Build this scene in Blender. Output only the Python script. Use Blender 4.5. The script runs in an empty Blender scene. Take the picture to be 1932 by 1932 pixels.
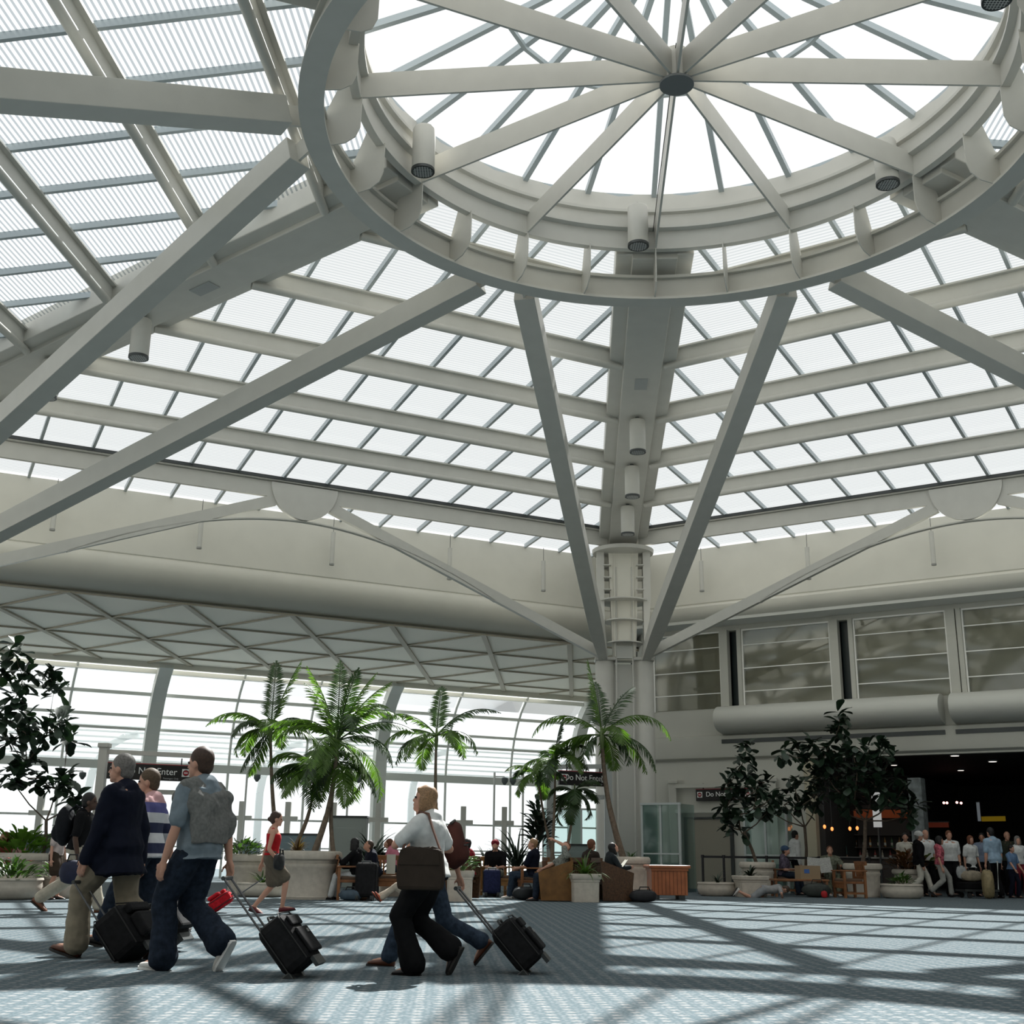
import bpy, bmesh, math, random
from mathutils import Vector, Matrix, Euler, noise
PI=math.pi; R=math.radians
SC=bpy.context.scene; COL=SC.collection
rnd=random.Random(7)
# ---------------------------------------------------------------- camera, world, sun, exposure
FPX,PITCH,ROLL,CAMH=2252.0,R(16.106),R(-0.75),0.914
cam=bpy.data.objects.new('camera',bpy.data.cameras.new('camera')); COL.objects.link(cam); SC.camera=cam
cam.data.sensor_width=36; cam.data.lens=36*FPX/1932; cam.data.clip_start=0.05; cam.data.clip_end=600
fw=Vector((0,math.cos(PITCH),math.sin(PITCH))); up=Vector((0,-math.sin(PITCH),math.cos(PITCH))); rt=Vector((1,0,0))
r2=rt*math.cos(ROLL)-up*math.sin(ROLL); u2=rt*math.sin(ROLL)+up*math.cos(ROLL)
cam.matrix_world=Matrix(((r2.x,u2.x,-fw.x,0),(r2.y,u2.y,-fw.y,0),(r2.z,u2.z,-fw.z,CAMH),(0,0,0,1)))
wd=bpy.data.worlds.new('sky'); SC.world=wd; wd.use_nodes=True
bg=wd.node_tree.nodes['Background']; bg.inputs[0].default_value=(1.0,0.995,0.985,1); bg.inputs[1].default_value=1.45
sun=bpy.data.objects.new('sun',bpy.data.lights.new('sun','SUN')); COL.objects.link(sun)
sun.data.energy=18.5; sun.data.angle=R(0.7); sun.data.color=(1.0,0.97,0.93)
sun.rotation_euler=Vector((0.212,0.85,1.0)).to_track_quat('Z','Y').to_euler()
SC.view_settings.view_transform='Standard'; SC.view_settings.look='None'; SC.view_settings.gamma=1; SC.view_settings.exposure=-0.36
SC.cycles.max_bounces=9; SC.cycles.transparent_max_bounces=24; SC.cycles.sample_clamp_indirect=6

# ---------------------------------------------------------------- materials
MATS={}
def M(name,col=(.8,.8,.8),rough=.6,metal=0,noise_amt=0,scale=20,emit=None,spec=.4,bump=0,alpha=None):
    if name in MATS: return MATS[name]
    m=bpy.data.materials.new(name); m.use_nodes=True; nt=m.node_tree; b=nt.nodes['Principled BSDF']
    b.inputs['Base Color'].default_value=(*col,1); b.inputs['Roughness'].default_value=rough; b.inputs['Metallic'].default_value=metal
    b.inputs['Specular IOR Level'].default_value=spec
    if noise_amt or bump:
        tc=nt.nodes.new('ShaderNodeTexCoord'); n=nt.nodes.new('ShaderNodeTexNoise'); n.inputs['Scale'].default_value=scale; n.inputs['Detail'].default_value=4
        nt.links.new(tc.outputs['Object'],n.inputs['Vector'])
        if noise_amt:
            r=nt.nodes.new('ShaderNodeValToRGB'); e=r.color_ramp.elements
            e[0].position=.3; e[1].position=.7
            e[0].color=(*[c*(1-noise_amt) for c in col],1); e[1].color=(*[min(1,c*(1+noise_amt)) for c in col],1)
            nt.links.new(n.outputs['Fac'],r.inputs['Fac']); nt.links.new(r.outputs['Color'],b.inputs['Base Color'])
        if bump:
            bp=nt.nodes.new('ShaderNodeBump'); bp.inputs['Strength'].default_value=bump; bp.inputs['Distance'].default_value=.01
            nt.links.new(n.outputs['Fac'],bp.inputs['Height']); nt.links.new(bp.outputs['Normal'],b.inputs['Normal'])
    if emit: b.inputs['Emission Color'].default_value=(*emit[0],1); b.inputs['Emission Strength'].default_value=emit[1]
    MATS[name]=m; return m
def M_glass(name,tint=(.93,.97,.98),stripe=0,direction=0,gl=.08,line=(.50,.55,.58)):
    """thin pane: mostly transparent, a little gloss; optional fine darker lines, corrugation painted into the tint"""
    if name in MATS: return MATS[name]
    m=bpy.data.materials.new(name); m.use_nodes=True; nt=m.node_tree; nt.nodes.clear(); N=nt.nodes.new; L=nt.links.new
    out=N('ShaderNodeOutputMaterial'); tr=N('ShaderNodeBsdfTransparent'); tr.inputs[0].default_value=(*tint,1)
    g=N('ShaderNodeBsdfGlossy'); g.inputs['Roughness'].default_value=.05; fr=N('ShaderNodeFresnel'); fr.inputs[0].default_value=1.45
    mu=N('ShaderNodeMath'); mu.operation='MULTIPLY'; mu.inputs[1].default_value=gl*10; mu.use_clamp=True
    L(fr.outputs[0],mu.inputs[0]); mx=N('ShaderNodeMixShader'); L(mu.outputs[0],mx.inputs[0]); L(tr.outputs[0],mx.inputs[1]); L(g.outputs[0],mx.inputs[2])
    last=mx
    if stripe:
        uv=N('ShaderNodeTexCoord'); sp=N('ShaderNodeSeparateXYZ'); L(uv.outputs['Object'],sp.inputs[0])
        a=N('ShaderNodeMath'); a.operation='MULTIPLY'; a.inputs[1].default_value=stripe; L(sp.outputs[direction],a.inputs[0])
        f=N('ShaderNodeMath'); f.operation='FRACT'; L(a.outputs[0],f.inputs[0])
        c=N('ShaderNodeMath'); c.operation='LESS_THAN'; c.inputs[1].default_value=.42; L(f.outputs[0],c.inputs[0])
        m3=N('ShaderNodeBsdfTransparent'); m3.inputs[0].default_value=(*line,1)
        m4=N('ShaderNodeMixShader'); L(c.outputs[0],m4.inputs[0]); L(last.outputs[0],m4.inputs[1]); L(m3.outputs[0],m4.inputs[2]); last=m4
    L(last.outputs[0],out.inputs['Surface']); MATS[name]=m; return m
WHITE=M('painted_steel',(.54,.53,.485),.45,noise_amt=.03,scale=3)
WARM=M('painted_plaster',(.66,.64,.565),.7,noise_amt=.025,scale=1.5)
GREYM=M('aluminium_bar',(.42,.47,.49),.4,.3)
DARKG=M('dark_metal',(.06,.065,.065),.4,.5)
CREAM=M('cream_wall',(.50,.495,.44),.7,noise_amt=.03,scale=1.2)

# ---------------------------------------------------------------- mesh helpers
class MB:
    def __init__(s): s.v=[]; s.f=[]
    def add(s,vs,fs): o=len(s.v); s.v+=[tuple(v) for v in vs]; s.f+=[tuple(i+o for i in f) for f in fs]; return s
    def box(s,c,d,rz=0,rx=0,ry=0):
        m=Euler((rx,ry,rz)).to_matrix(); c=Vector(c); h=Vector(d)/2
        vs=[c+m@Vector((x*h.x,y*h.y,z*h.z)) for x in(-1,1) for y in(-1,1) for z in(-1,1)]
        return s.add(vs,[(0,1,3,2),(4,6,7,5),(0,4,5,1),(2,3,7,6),(0,2,6,4),(1,5,7,3)])
    def beam(s,a,b,w,h,up=(0,0,1),w2=None,h2=None):
        a=Vector(a);b=Vector(b);d=(b-a).normalized();x=d.cross(Vector(up)).normalized();y=x.cross(d).normalized()
        w2=w if w2 is None else w2; h2=h if h2 is None else h2
        vs=[a+x*sx*w/2+y*sy*h/2 for sx,sy in((-1,-1),(1,-1),(1,1),(-1,1))]+[b+x*sx*w2/2+y*sy*h2/2 for sx,sy in((-1,-1),(1,-1),(1,1),(-1,1))]
        return s.add(vs,[(3,2,1,0),(4,5,6,7),(0,1,5,4),(1,2,6,5),(2,3,7,6),(3,0,4,7)])
    def tube(s,pts,rs,n=10,cap=True):
        pts=[Vector(p) for p in pts]; rs=[rs]*len(pts) if not hasattr(rs,'__len__') else rs
        ref=Vector((0,0,1)); vs=[]; fs=[]
        for i,p in enumerate(pts):
            d=(pts[min(i+1,len(pts)-1)]-pts[max(i-1,0)]).normalized()
            x=d.cross(ref)
            if x.length<.2: x=d.cross(Vector((0,1,0)))
            x.normalize(); y=x.cross(d)
            for k in range(n): a=2*PI*k/n; vs.append(p+(x*math.cos(a)+y*math.sin(a))*rs[i])
        for i in range(len(pts)-1):
            for k in range(n): k2=(k+1)%n; fs.append((i*n+k,i*n+k2,(i+1)*n+k2,(i+1)*n+k))
        if cap: fs.append(tuple(range(n-1,-1,-1))); fs.append(tuple((len(pts)-1)*n+k for k in range(n)))
        return s.add(vs,fs)
    def lathe(s,prof,n=24,c=(0,0,0),square=0):
        vs=[];fs=[];c=Vector(c)
        for r,z in prof:
            for k in range(n):
                a=2*PI*k/n; q=1.0
                if square: q=1/max(abs(math.cos(a)),abs(math.sin(a))); q=min(q,1.28)
                vs.append(c+Vector((r*q*math.cos(a),r*q*math.sin(a),z)))
        for i in range(len(prof)-1):
            for k in range(n): k2=(k+1)%n; fs.append((i*n+k,i*n+k2,(i+1)*n+k2,(i+1)*n+k))
        fs.append(tuple(range(n-1,-1,-1))); fs.append(tuple((len(prof)-1)*n+k for k in range(n)))
        return s.add(vs,fs)
    def ring(s,sec,a0,a1,n,c,closed):
        """sweep closed section [(r,z)] about vertical axis c"""
        m=len(sec);vs=[];fs=[];tot=n if closed else n+1
        for i in range(tot):
            a=a0+(a1-a0)*i/n
            for r,z in sec: vs.append((c[0]+r*math.sin(a),c[1]+r*math.cos(a),z))
        for i in range(n):
            j=(i+1)%tot
            for k in range(m): k2=(k+1)%m; fs.append((i*m+k,j*m+k,j*m+k2,i*m+k2))
        if not closed: fs.append(tuple(range(m))); fs.append(tuple(n*m+k for k in range(m-1,-1,-1)))
        return s.add(vs,fs)
    def prism(s,poly,d):
        """poly: 3-D points; d: extrusion vector"""
        n=len(poly);d=Vector(d);vs=[Vector(p) for p in poly]+[Vector(p)+d for p in poly]
        return s.add(vs,[tuple(range(n)),tuple(range(2*n-1,n-1,-1))]+[(i,i+n,(i+1)%n+n,(i+1)%n) for i in range(n)])
    def quad(s,*p): return s.add(p,[tuple(range(len(p)))])
    def ico(s,c,r,sub=2,sx=1,sy=1,sz=1):
        bm=bmesh.new(); bmesh.ops.create_icosphere(bm,subdivisions=sub,radius=1)
        vs=[(c[0]+v.co.x*r*sx,c[1]+v.co.y*r*sy,c[2]+v.co.z*r*sz) for v in bm.verts]; fs=[tuple(v.index for v in f.verts) for f in bm.faces]; bm.free()
        return s.add(vs,fs)
    def build(s,name,mat,parent=None,smooth=False,bevel=0,origin=None):
        me=bpy.data.meshes.new(name); vs=s.v
        if origin is not None: o=Vector(origin); vs=[tuple(Vector(v)-o) for v in vs]
        me.from_pydata(vs,[],s.f); me.update()
        bm=bmesh.new(); bm.from_mesh(me); bmesh.ops.recalc_face_normals(bm,faces=bm.faces); bm.to_mesh(me); bm.free()
        ob=bpy.data.objects.new(name,me); COL.objects.link(ob)
        if mat: me.materials.append(mat)
        if parent: ob.parent=parent
        if origin is not None: ob.location=origin
        if smooth:
            me.polygons.foreach_set('use_smooth',[True]*len(me.polygons))
            if smooth!='all': me.set_sharp_from_angle(angle=R(40))
        if bevel:
            b=ob.modifiers.new('bevel','BEVEL'); b.width=bevel; b.segments=2; b.limit_method='ANGLE'
        return ob
def tag(o,label=None,cat=None,group=None,kind=None):
    if label: o['label']=label
    if cat: o['category']=cat
    if group: o['group']=group
    if kind: o['kind']=kind
    return o
def S(o): o['kind']='structure'; return o
def empty(name,loc=(0,0,0),rz=0,label=None,cat=None,group=None,kind=None):
    o=bpy.data.objects.new(name,None); COL.objects.link(o); o.location=loc; o.rotation_euler=(0,0,rz); o.empty_display_size=.2
    return tag(o,label,cat,group,kind)
def copy_tree(o,loc=None,rz=None,label=None,parent=None,group=None):
    c=o.copy(); COL.objects.link(c)
    if parent: c.parent=parent
    if loc is not None: c.location=loc
    if rz is not None: c.rotation_euler=(0,0,rz)
    if label: c['label']=label
    if group: c['group']=group
    for ch in list(o.children): copy_tree(ch,parent=c)
    return c
def text(body,size,name,mat,parent,loc,rot,depth=.004,align='LEFT'):
    cu=bpy.data.curves.new(name,'FONT'); cu.body=body; cu.size=size; cu.extrude=depth; cu.align_x=align
    ob=bpy.data.objects.new('tmp',cu); COL.objects.link(ob)
    dg=bpy.context.evaluated_depsgraph_get(); me=bpy.data.meshes.new_from_object(ob.evaluated_get(dg)); bpy.data.objects.remove(ob)
    o=bpy.data.objects.new(name,me); COL.objects.link(o); me.materials.clear(); me.materials.append(mat)
    o.parent=parent; o.location=loc; o.rotation_euler=rot; return o

# ---------------------------------------------------------------- hall geometry (hexagonal skylight)
CX,CY,PSI,RH=2.4966,16.128,R(2.992),21.56
CEN=Vector((CX,CY,0))
def P(az,rho,z): a=R(az)+PSI; return Vector((CX+rho*math.sin(a),CY+rho*math.cos(a),z))
def HB(rho): return 12.14-.099*(rho-6.93)      # underside of the hip beams
C0=P(0,RH,0); CL=P(-60,RH,0); CR=P(60,RH,0)
uL=(CL-C0).normalized(); nL=Vector((uL.y,-uL.x,0)); nL=nL if nL.y>0 else -nL
uR=(CR-C0).normalized(); nR=Vector((uR.y,-uR.x,0)); nR=nR if nR.y>0 else -nR
def L_(s,t,z): return C0+uL*s+nL*t+Vector((0,0,z))
def R_(s,t,z): return C0+uR*s+nR*t+Vector((0,0,z))
azL=math.atan2(uL.y,uL.x); azR=math.atan2(uR.y,uR.x)
# ================================================================ SETTING
# floor: blue-grey woven carpet with rows of pale flecks
def carpet():
    m=bpy.data.materials.new('carpet'); m.use_nodes=True; nt=m.node_tree; N=nt.nodes.new; Lk=nt.links.new; b=nt.nodes['Principled BSDF']
    b.inputs['Roughness'].default_value=.95; b.inputs['Specular IOR Level'].default_value=.1
    tc=N('ShaderNodeTexCoord'); mp=N('ShaderNodeMapping'); Lk(tc.outputs['Object'],mp.inputs[0]); mp.inputs['Rotation'].default_value=(0,0,-PSI)
    v=N('ShaderNodeTexVoronoi'); v.inputs['Scale'].default_value=7.5; v.inputs['Randomness'].default_value=.12; Lk(mp.outputs[0],v.inputs['Vector'])
    r=N('ShaderNodeValToRGB'); e=r.color_ramp.elements; e[0].position=.16; e[0].color=(.31,.30,.29,1); e[1].position=.3; e[1].color=(.082,.112,.127,1); Lk(v.outputs['Distance'],r.inputs[0])
    v2=N('ShaderNodeTexVoronoi'); v2.inputs['Scale'].default_value=26; v2.inputs['Randomness'].default_value=.6; Lk(mp.outputs[0],v2.inputs['Vector'])
    r2=N('ShaderNodeValToRGB'); e=r2.color_ramp.elements; e[0].position=.1; e[0].color=(.24,.255,.265,1); e[1].position=.55; e[1].color=(.078,.108,.122,1); Lk(v2.outputs['Distance'],r2.inputs[0])
    mx=N('ShaderNodeMix'); mx.data_type='RGBA'; mx.inputs[0].default_value=.55; Lk(r.outputs[0],mx.inputs[6]); Lk(r2.outputs[0],mx.inputs[7])
    n=N('ShaderNodeTexNoise'); n.inputs['Scale'].default_value=60; Lk(mp.outputs[0],n.inputs['Vector'])
    m2=N('ShaderNodeMix'); m2.data_type='RGBA'; m2.blend_type='OVERLAY'; m2.inputs[0].default_value=.5; Lk(mx.outputs[2],m2.inputs[6]); Lk(n.outputs['Fac'],m2.inputs[7])
    Lk(m2.outputs[2],b.inputs['Base Color']); return m
S(MB().quad((-45,-30,0),(45,-30,0),(45,75,0),(-45,75,0)).build('floor',carpet()))
ground=MB().quad((-160,40,-.35),(160,40,-.35),(160,260,-.35),(-160,260,-.35)).quad((-160,-60,-.35),(-45,-60,-.35),(-45,40,-.35),(-160,40,-.35)).build('ground',M('pale_concrete',(.8,.8,.78),.9)); S(ground)
# low-slope roof slabs outside the hexagonal opening
T0=2.4
def hexpt(k,t,z):
    rr=(RH*math.cos(R(30))+t)/math.cos(R(30)); return P(60*k,rr,z)
bays=[(-1,0),(0,1),(-2,-1),(1,2),(2,3),(3,4)]
# bulkhead with rounded lower edge, one wall per bay
prof=[(T0,10.9),(T0,10.8),(T0-.05,9.05),(T0-.02,9.02),(T0-.1,8.85),(T0-.06,8.62),(T0+.08,8.4),(T0+.32,8.22),(T0+.75,8.1),(T0+1.3,8.06),(T0+1.3,10.9)]
profR=prof[:4]+[(T0-.08,8.93),(T0-.06,8.78),(T0+.02,8.66),(T0+.16,8.56),(T0+.4,8.50),(T0+1.3,8.44),(T0+1.3,10.9)]
profL=prof
for i,(k0,k1) in enumerate(bays):
    prof=profL if i in(0,2) else profR
    mb=MB(); m=len(prof)
    vs=[hexpt(k0,t,z) for t,z in prof]+[hexpt(k1,t,z) for t,z in prof]
    mb.add(vs,[(j,(j+1)%m,(j+1)%m+m,j+m) for j in range(m)]+[tuple(range(m))]+[tuple(range(2*m-1,m-1,-1))])
    S(mb.build('wall_bulkhead',WARM,smooth=True))
# ---- glazed roof bays
GL=M_glass('roof_glass',(.95,.98,.985),stripe=10.5,direction=1,gl=.02)
GF=M_glass('roof_glass_view_tint',(.80,.825,.83),stripe=10.5,direction=1,gl=.02,line=(.66,.70,.71))  # same sheet; viewing-angle brightness and fainter stripes painted into the tint
GZ=lambda rho:HB(rho)+.55
roots=[]
def make_bay():
    """built for the bay between hip 0 and hip 1 in a local frame: x along the bay edge, y towards the centre"""
    root=empty('window_roof_bay'); S(root)
    ap=RH*math.cos(R(30)); half=lambda a:a*math.tan(R(30))
    def Q(x,a,z): return Vector((x,a,z))    # a: distance from the hall centre
    # glass sheet
    a0,a1=5.05,ap+T0
    mb=MB(); mb.quad(Q(-half(a0),a0,GZ(a0/math.cos(R(30)))),Q(half(a0),a0,GZ(a0/math.cos(R(30)))),Q(half(a1),a1,GZ(a1/math.cos(R(30)))),Q(-half(a1),a1,GZ(a1/math.cos(R(30)))))
    g=mb.build('glass',GL,root)
    # glazing bars running up the slope, 1.3 m apart
    x=-12.35
    while x<12.5:
        am=max(a0,abs(x)/math.tan(R(30))+.35)
        if am<a1-.3:
            b=MB(); A=Q(x,am,GZ(am/math.cos(R(30)))-.05); B=Q(x,a1,GZ(a1/math.cos(R(30)))-.05); b.beam(A,B,.075,.13)
            b.build('glazing_bar',GREYM,root)
        x+=1.3
    return root
bay0=make_bay()
bay0.location=(CX,CY,0); bay0.rotation_euler=(0,0,-(PSI+R(30)))
for k in range(1,6):
    a=30+60*k
    nb=copy_tree(bay0,(CX,CY,0),-(PSI+R(a)))
    if a in(330,):
        for ch in nb.children:
            if ch.name.startswith('glass'): ch.data=ch.data.copy(); ch.data.materials[0]=GF
for ch in bay0.children:
    if ch.name.startswith('glass'): ch.data=ch.data.copy(); ch.data.materials[0]=GF
# dark gasket lines where each purlin meets the glass, purlins
rows=[7.1,9.92,12.74,15.56,18.38,21.56]
ordn=['innermost','second','third','fourth','fifth']
for bi,(k0,k1) in enumerate(bays[:4]):
    side=['left-hand bay facing the palms','right-hand bay over the shops','far left bay past the long hip beam','far right bay beyond the shops'][bi]
    side=['roof bay above the lattice ceiling','roof bay above the food court wall','striped bay by the near-level strut','bay past the food court hip beam'][bi]
    for j,rho in enumerate(rows):
        a=P(60*k0,rho,0); b=P(60*k1,rho,0); d=(b-a).normalized(); a=a+d*.6; b=b-d*.6; z=HB(rho)-.03
        a.z=b.z=z
        zz=Vector((0,0,1)); mb=MB(); rad_=P(60*k0+30,1,0)-CEN
        if j<5:
            mb.beam(a+zz*.25,b+zz*.25,.07,.40)
            mb.tube([a+zz*.07,b+zz*.07],.085,10); mb.beam(a+zz*.45,b+zz*.45,.26,.04)
            o=mb.build('purlin',WHITE,smooth=True); tag(o,ordn[j]+' white purlin from the ring in the '+side,'roof beam')
        else:
            mb.beam(a+zz*.16,b+zz*.16,.12,.44); mb.beam(a+zz*.42,b+zz*.42,.34,.05)
            o=mb.build('fascia_beam',WHITE); MB().beam(a+zz*.47+rad_*-.19,b+zz*.47+rad_*-.19,.04,.09).build('gasket',DARKG,o); tag(o,'deep white edge beam with half-disc plate under the '+side,'roof beam')
            md=(a+b)/2; n=(md-Vector((CX,CY,md.z))).normalized(); pts=[]
            for q in range(25):
                an=PI+PI*q/24; pts.append(Vector((md.x,md.y,11.02))+d*math.cos(an)*.98+Vector((0,0,math.sin(an)*1.0)))
            MB().prism([p-n*.14 for p in pts],n*.14).build('half_disc_plate',WHITE,o)
# ---- hip beams
hb=[]
names=['middle hip beam above the twin column','hip beam over the far food court','hip beam behind the viewer, right','hip beam behind the viewer','hip beam above the near left floor','long hip beam crossing to the palm side']
hl={0:'broad white hip beam descending to the twin-shaft column',1:'broad white hip beam entering the ring from the food court side',2:'broad white hip beam above the open floor, food court side',3:'broad white hip beam directly opposite the twin-shaft column',4:'broad white hip beam above the open floor, palm side',5:'broad white hip beam crossing behind the steep strut, striped glazing beside it'}
for k in range(6):
    az=60*k; mb=MB(); A=P(az,5.2,HB(5.2)+.3); B=P(az,RH+T0+1.2,HB(RH+T0+1.2)+.3)
    root=empty('hip_beam',tuple(P(az,RH,0)),0,hl[k],'roof beam')
    def put(mb,nm,mat,**kw): o=mb.build(nm,mat,**kw); o.parent=root; o.matrix_parent_inverse=Matrix.Translation(-root.location); return o
    mb.beam(A,B,.9,.6); 
    side=(B-A).normalized().cross(Vector((0,0,1))).normalized()
    for sg in(-1,1): mb.beam(A+side*sg*.6+Vector((0,0,.08)),B+side*sg*.6+Vector((0,0,.08)),.34,.56)
    put(mb,'beam_casing',WHITE,bevel=.02)
    gm=MB(); gp=P(az,10.4,HB(10.4)-.012)
    rot=-(PSI+R(az)); gm.box(gp,(.3,.55,.02),rz=rot,rx=R(-5.6)); put(gm,'service_grille',M('grille_grey',(.38,.39,.38),.6))
    hb.append(root)
# ---- ring assembly
ZR=11.57
ring=empty('ring_beam',(CX,CY,ZR),0,'large round white steel ring with spokes beneath the conical skylight','ring beam')
inv=Matrix.Translation(-ring.location)
def rput(mb,nm,mat,**kw): o=mb.build(nm,mat,**kw); o.parent=ring; o.matrix_parent_inverse=inv; return o
mb=MB(); c=(CX,CY)
mb.ring([(5.42,ZR),(5.80,ZR),(5.80,ZR+.05),(5.66,ZR+.05),(5.66,ZR+.5),(5.74,ZR+.5),(5.74,ZR+.56),(5.50,ZR+.56),(5.50,ZR+.5),(5.58,ZR+.5),(5.58,ZR+.05),(5.42,ZR+.05)],0,2*PI,144,c,True)
rput(mb,'outer_ring',WHITE,smooth=True)
mb=MB()
mb.ring([(4.98,ZR+.86),(5.12,ZR+.86),(5.12,ZR+1.28),(5.35,ZR+1.28),(5.35,ZR+1.34),(5.1,ZR+1.34),(5.1,ZR+1.75),(5.25,ZR+1.75),(5.25,ZR+2.15),(5.12,ZR+2.15),(5.06,ZR+1.72),(4.92,ZR+1.70),(4.92,ZR+1.64),(5.0,ZR+1.62),(5.0,ZR+1.36),(4.88,ZR+1.32),(4.88,ZR+1.27),(5.0,ZR+1.25)],0,2*PI,144,c,True)
rput(mb,'inner_ring',WHITE,smooth=True)
for i in range(24):     # bracket plates joining the rings
    az=15*i; pts=[]
    for r,z in((5.6,.03),(5.43,.03),(5.2,.07),(5.04,.18),(4.97,.36),(4.96,.9),(5.1,.9),(5.1,1.2),(5.3,1.2),(5.58,.5)): pts.append(P(az,r,ZR+z))
    a=R(az)+PSI; t=Vector((math.cos(a),-math.sin(a),0)); rput(MB().prism([p-t*.011 for p in pts],t*.022),'bracket_plate',WHITE)
for i in range(12):     # flat spokes
    az=30*i; a=P(az,5.0,0);b=P(az,.12,0); rput(MB().beam(Vector((a.x,a.y,ZR+1.1)),Vector((b.x,b.y,ZR+1.3)),.04,.44),'spoke',WHITE)
rput(MB().lathe([(.2,ZR+1.04),(.2,ZR+1.6),(.12,ZR+1.66)],24,(CX,CY,0)),'hub',WHITE,smooth=True)
rput(MB().lathe([(.27,ZR+1.0),(.27,ZR+1.04)],24,(CX,CY,0)),'hub_plate',M('hub_dark',(.16,.17,.17),.5))
for sg in(-1,1):
    p=P(0,4.9,ZR+1.4); rput(MB().tube([P(180,.3,ZR+1.55)+Vector((sg*.02,0,0)),p+Vector((sg*.05,0,-.2))],.008,6),'cable',DARKG)
# conical skylight over the ring
cone=empty('window_cone_skylight',(CX,CY,0)); S(cone); zc0,zc1=ZR+2.1,15.45
def cp(az,f): return P(az,5.2*(1-f)+.0*f,zc0*(1-f)+zc1*f)-Vector((CX,CY,0))
mb=MB()
for i in range(24): mb.quad(cp(15*i,0),cp(15*i+15,0),cp(15*i+15,.995),cp(15*i,.995))
mb.build('glass',M_glass('cone_glass',(.97,.99,.995),gl=0),cone)
for i in range(24): MB().beam(cp(15*i,0),cp(15*i,.99),.10,.12).build('glazing_bar',GREYM,cone)
mb=MB()
for i in range(24):
    f=1-2.83/5.2; mb.beam(cp(15*i,f)+Vector((0,0,-.08)),cp(15*i+15,f)+Vector((0,0,-.08)),.07,.08)
mb.build('middle_ring',GREYM,cone)
mb=MB()
for i in range(24): mb.beam(cp(15*i,0),cp(15*i+15,0),.09,.1)
mb.build('sill_ring',GREYM,cone)
# ---- struts from each column up to the ring
slab={(0,-1):'tall white strut rising from the twin column, palm side',(0,1):'tall white strut rising from the twin column, shop side',(5,1):'long white strut sweeping up from lower left to the ring above the palms',(5,-1):'steep white strut in front of the long hip beam, striped glazing behind',(4,1):'near-level white strut reaching the ring across the striped glazing',(4,-1):'white strut from the near palm-side column, behind the viewer',(1,-1):'long white strut sweeping up from the food court side to the ring',(1,1):'white strut from the food court column to the far side of the ring',(2,-1):'white strut from the near shop-side column',(2,1):'white strut from the near shop-side column to the back of the ring',(3,-1):'white strut from the column opposite, shop half',(3,1):'white strut from the column opposite, palm half'}
for k in range(6):
    a=R(60*k)+PSI; t=Vector((math.cos(a),-math.sin(a),0)); rad=Vector((math.sin(a),math.cos(a),0))
    for sg in(-1,1):
        foot=P(60*k,RH-.15,7.0)+t*sg*.66; top=P(60*k+sg*26.6,5.86,ZR+.32)
        root=empty('roof_strut',tuple(foot),0,slab[(k,sg)],'roof strut'); iv=Matrix.Translation(-foot)
        mid=foot.lerp(top,.12); d=(top-foot).normalized(); end=top-d*.28
        mb=MB(); mb.beam(foot,mid,.26,.3,w2=.42,h2=.46); mb.beam(mid,end,.42,.46)
        o=mb.build('strut_box',WHITE,root,bevel=.012); o.matrix_parent_inverse=iv
        o=MB().beam(end-d*.02,top+d*.05,.05,.34).build('pin_plate',WHITE,root); o.matrix_parent_inverse=iv; o=MB().beam(foot-d*.28,foot+d*.02,.05,.2).build('pin_plate',WHITE,root); o.matrix_parent_inverse=iv
# ---- arched side struts from columns to the half-disc plates
for k0,lab in((0,'beneath the roof bay above the lattice ceiling'),(1,'beneath the roof bay above the food court')):
    D=L_ if k0==0 else R_
    for e in(0,1):
        f=(lambda s:s) if e==0 else (lambda s:RH-s)
        A=D(f(.75),0,7.05); B=D(f(9.95),0,10.52); where='column' if e==0 else 'far end'
        root=empty('arch_strut',tuple(A),0,('slanting white side strut from the twin column up to the half-disc plate, ' if e==0 else 'slanting white side strut from the frame edge up to the half-disc plate, ')+('palm side' if k0==0 else 'food court side'),'roof strut'); iv=Matrix.Translation(-A)
        o=MB().beam(A,B,.16,.3).build('strut_box',WHITE,root); o.matrix_parent_inverse=iv
        pts=[]
        for q in range(17):
            s=4.6+(10.78-4.6)*q/16; w=q/16; zl=7.05+(s-.75)/(9.95-.75)*3.47; z0=7.05+(4.6-.75)/9.2*3.47-.16
            zz=z0+(10.0-z0)*(1-(1-w)**1.9); pts.append(D(f(s),.0,zz))
        mb=MB()
        for q in range(16): mb.beam(pts[q],pts[q+1],.16,.035)
        o=mb.build('curved_flat',WHITE,root); o.matrix_parent_inverse=iv
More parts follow.
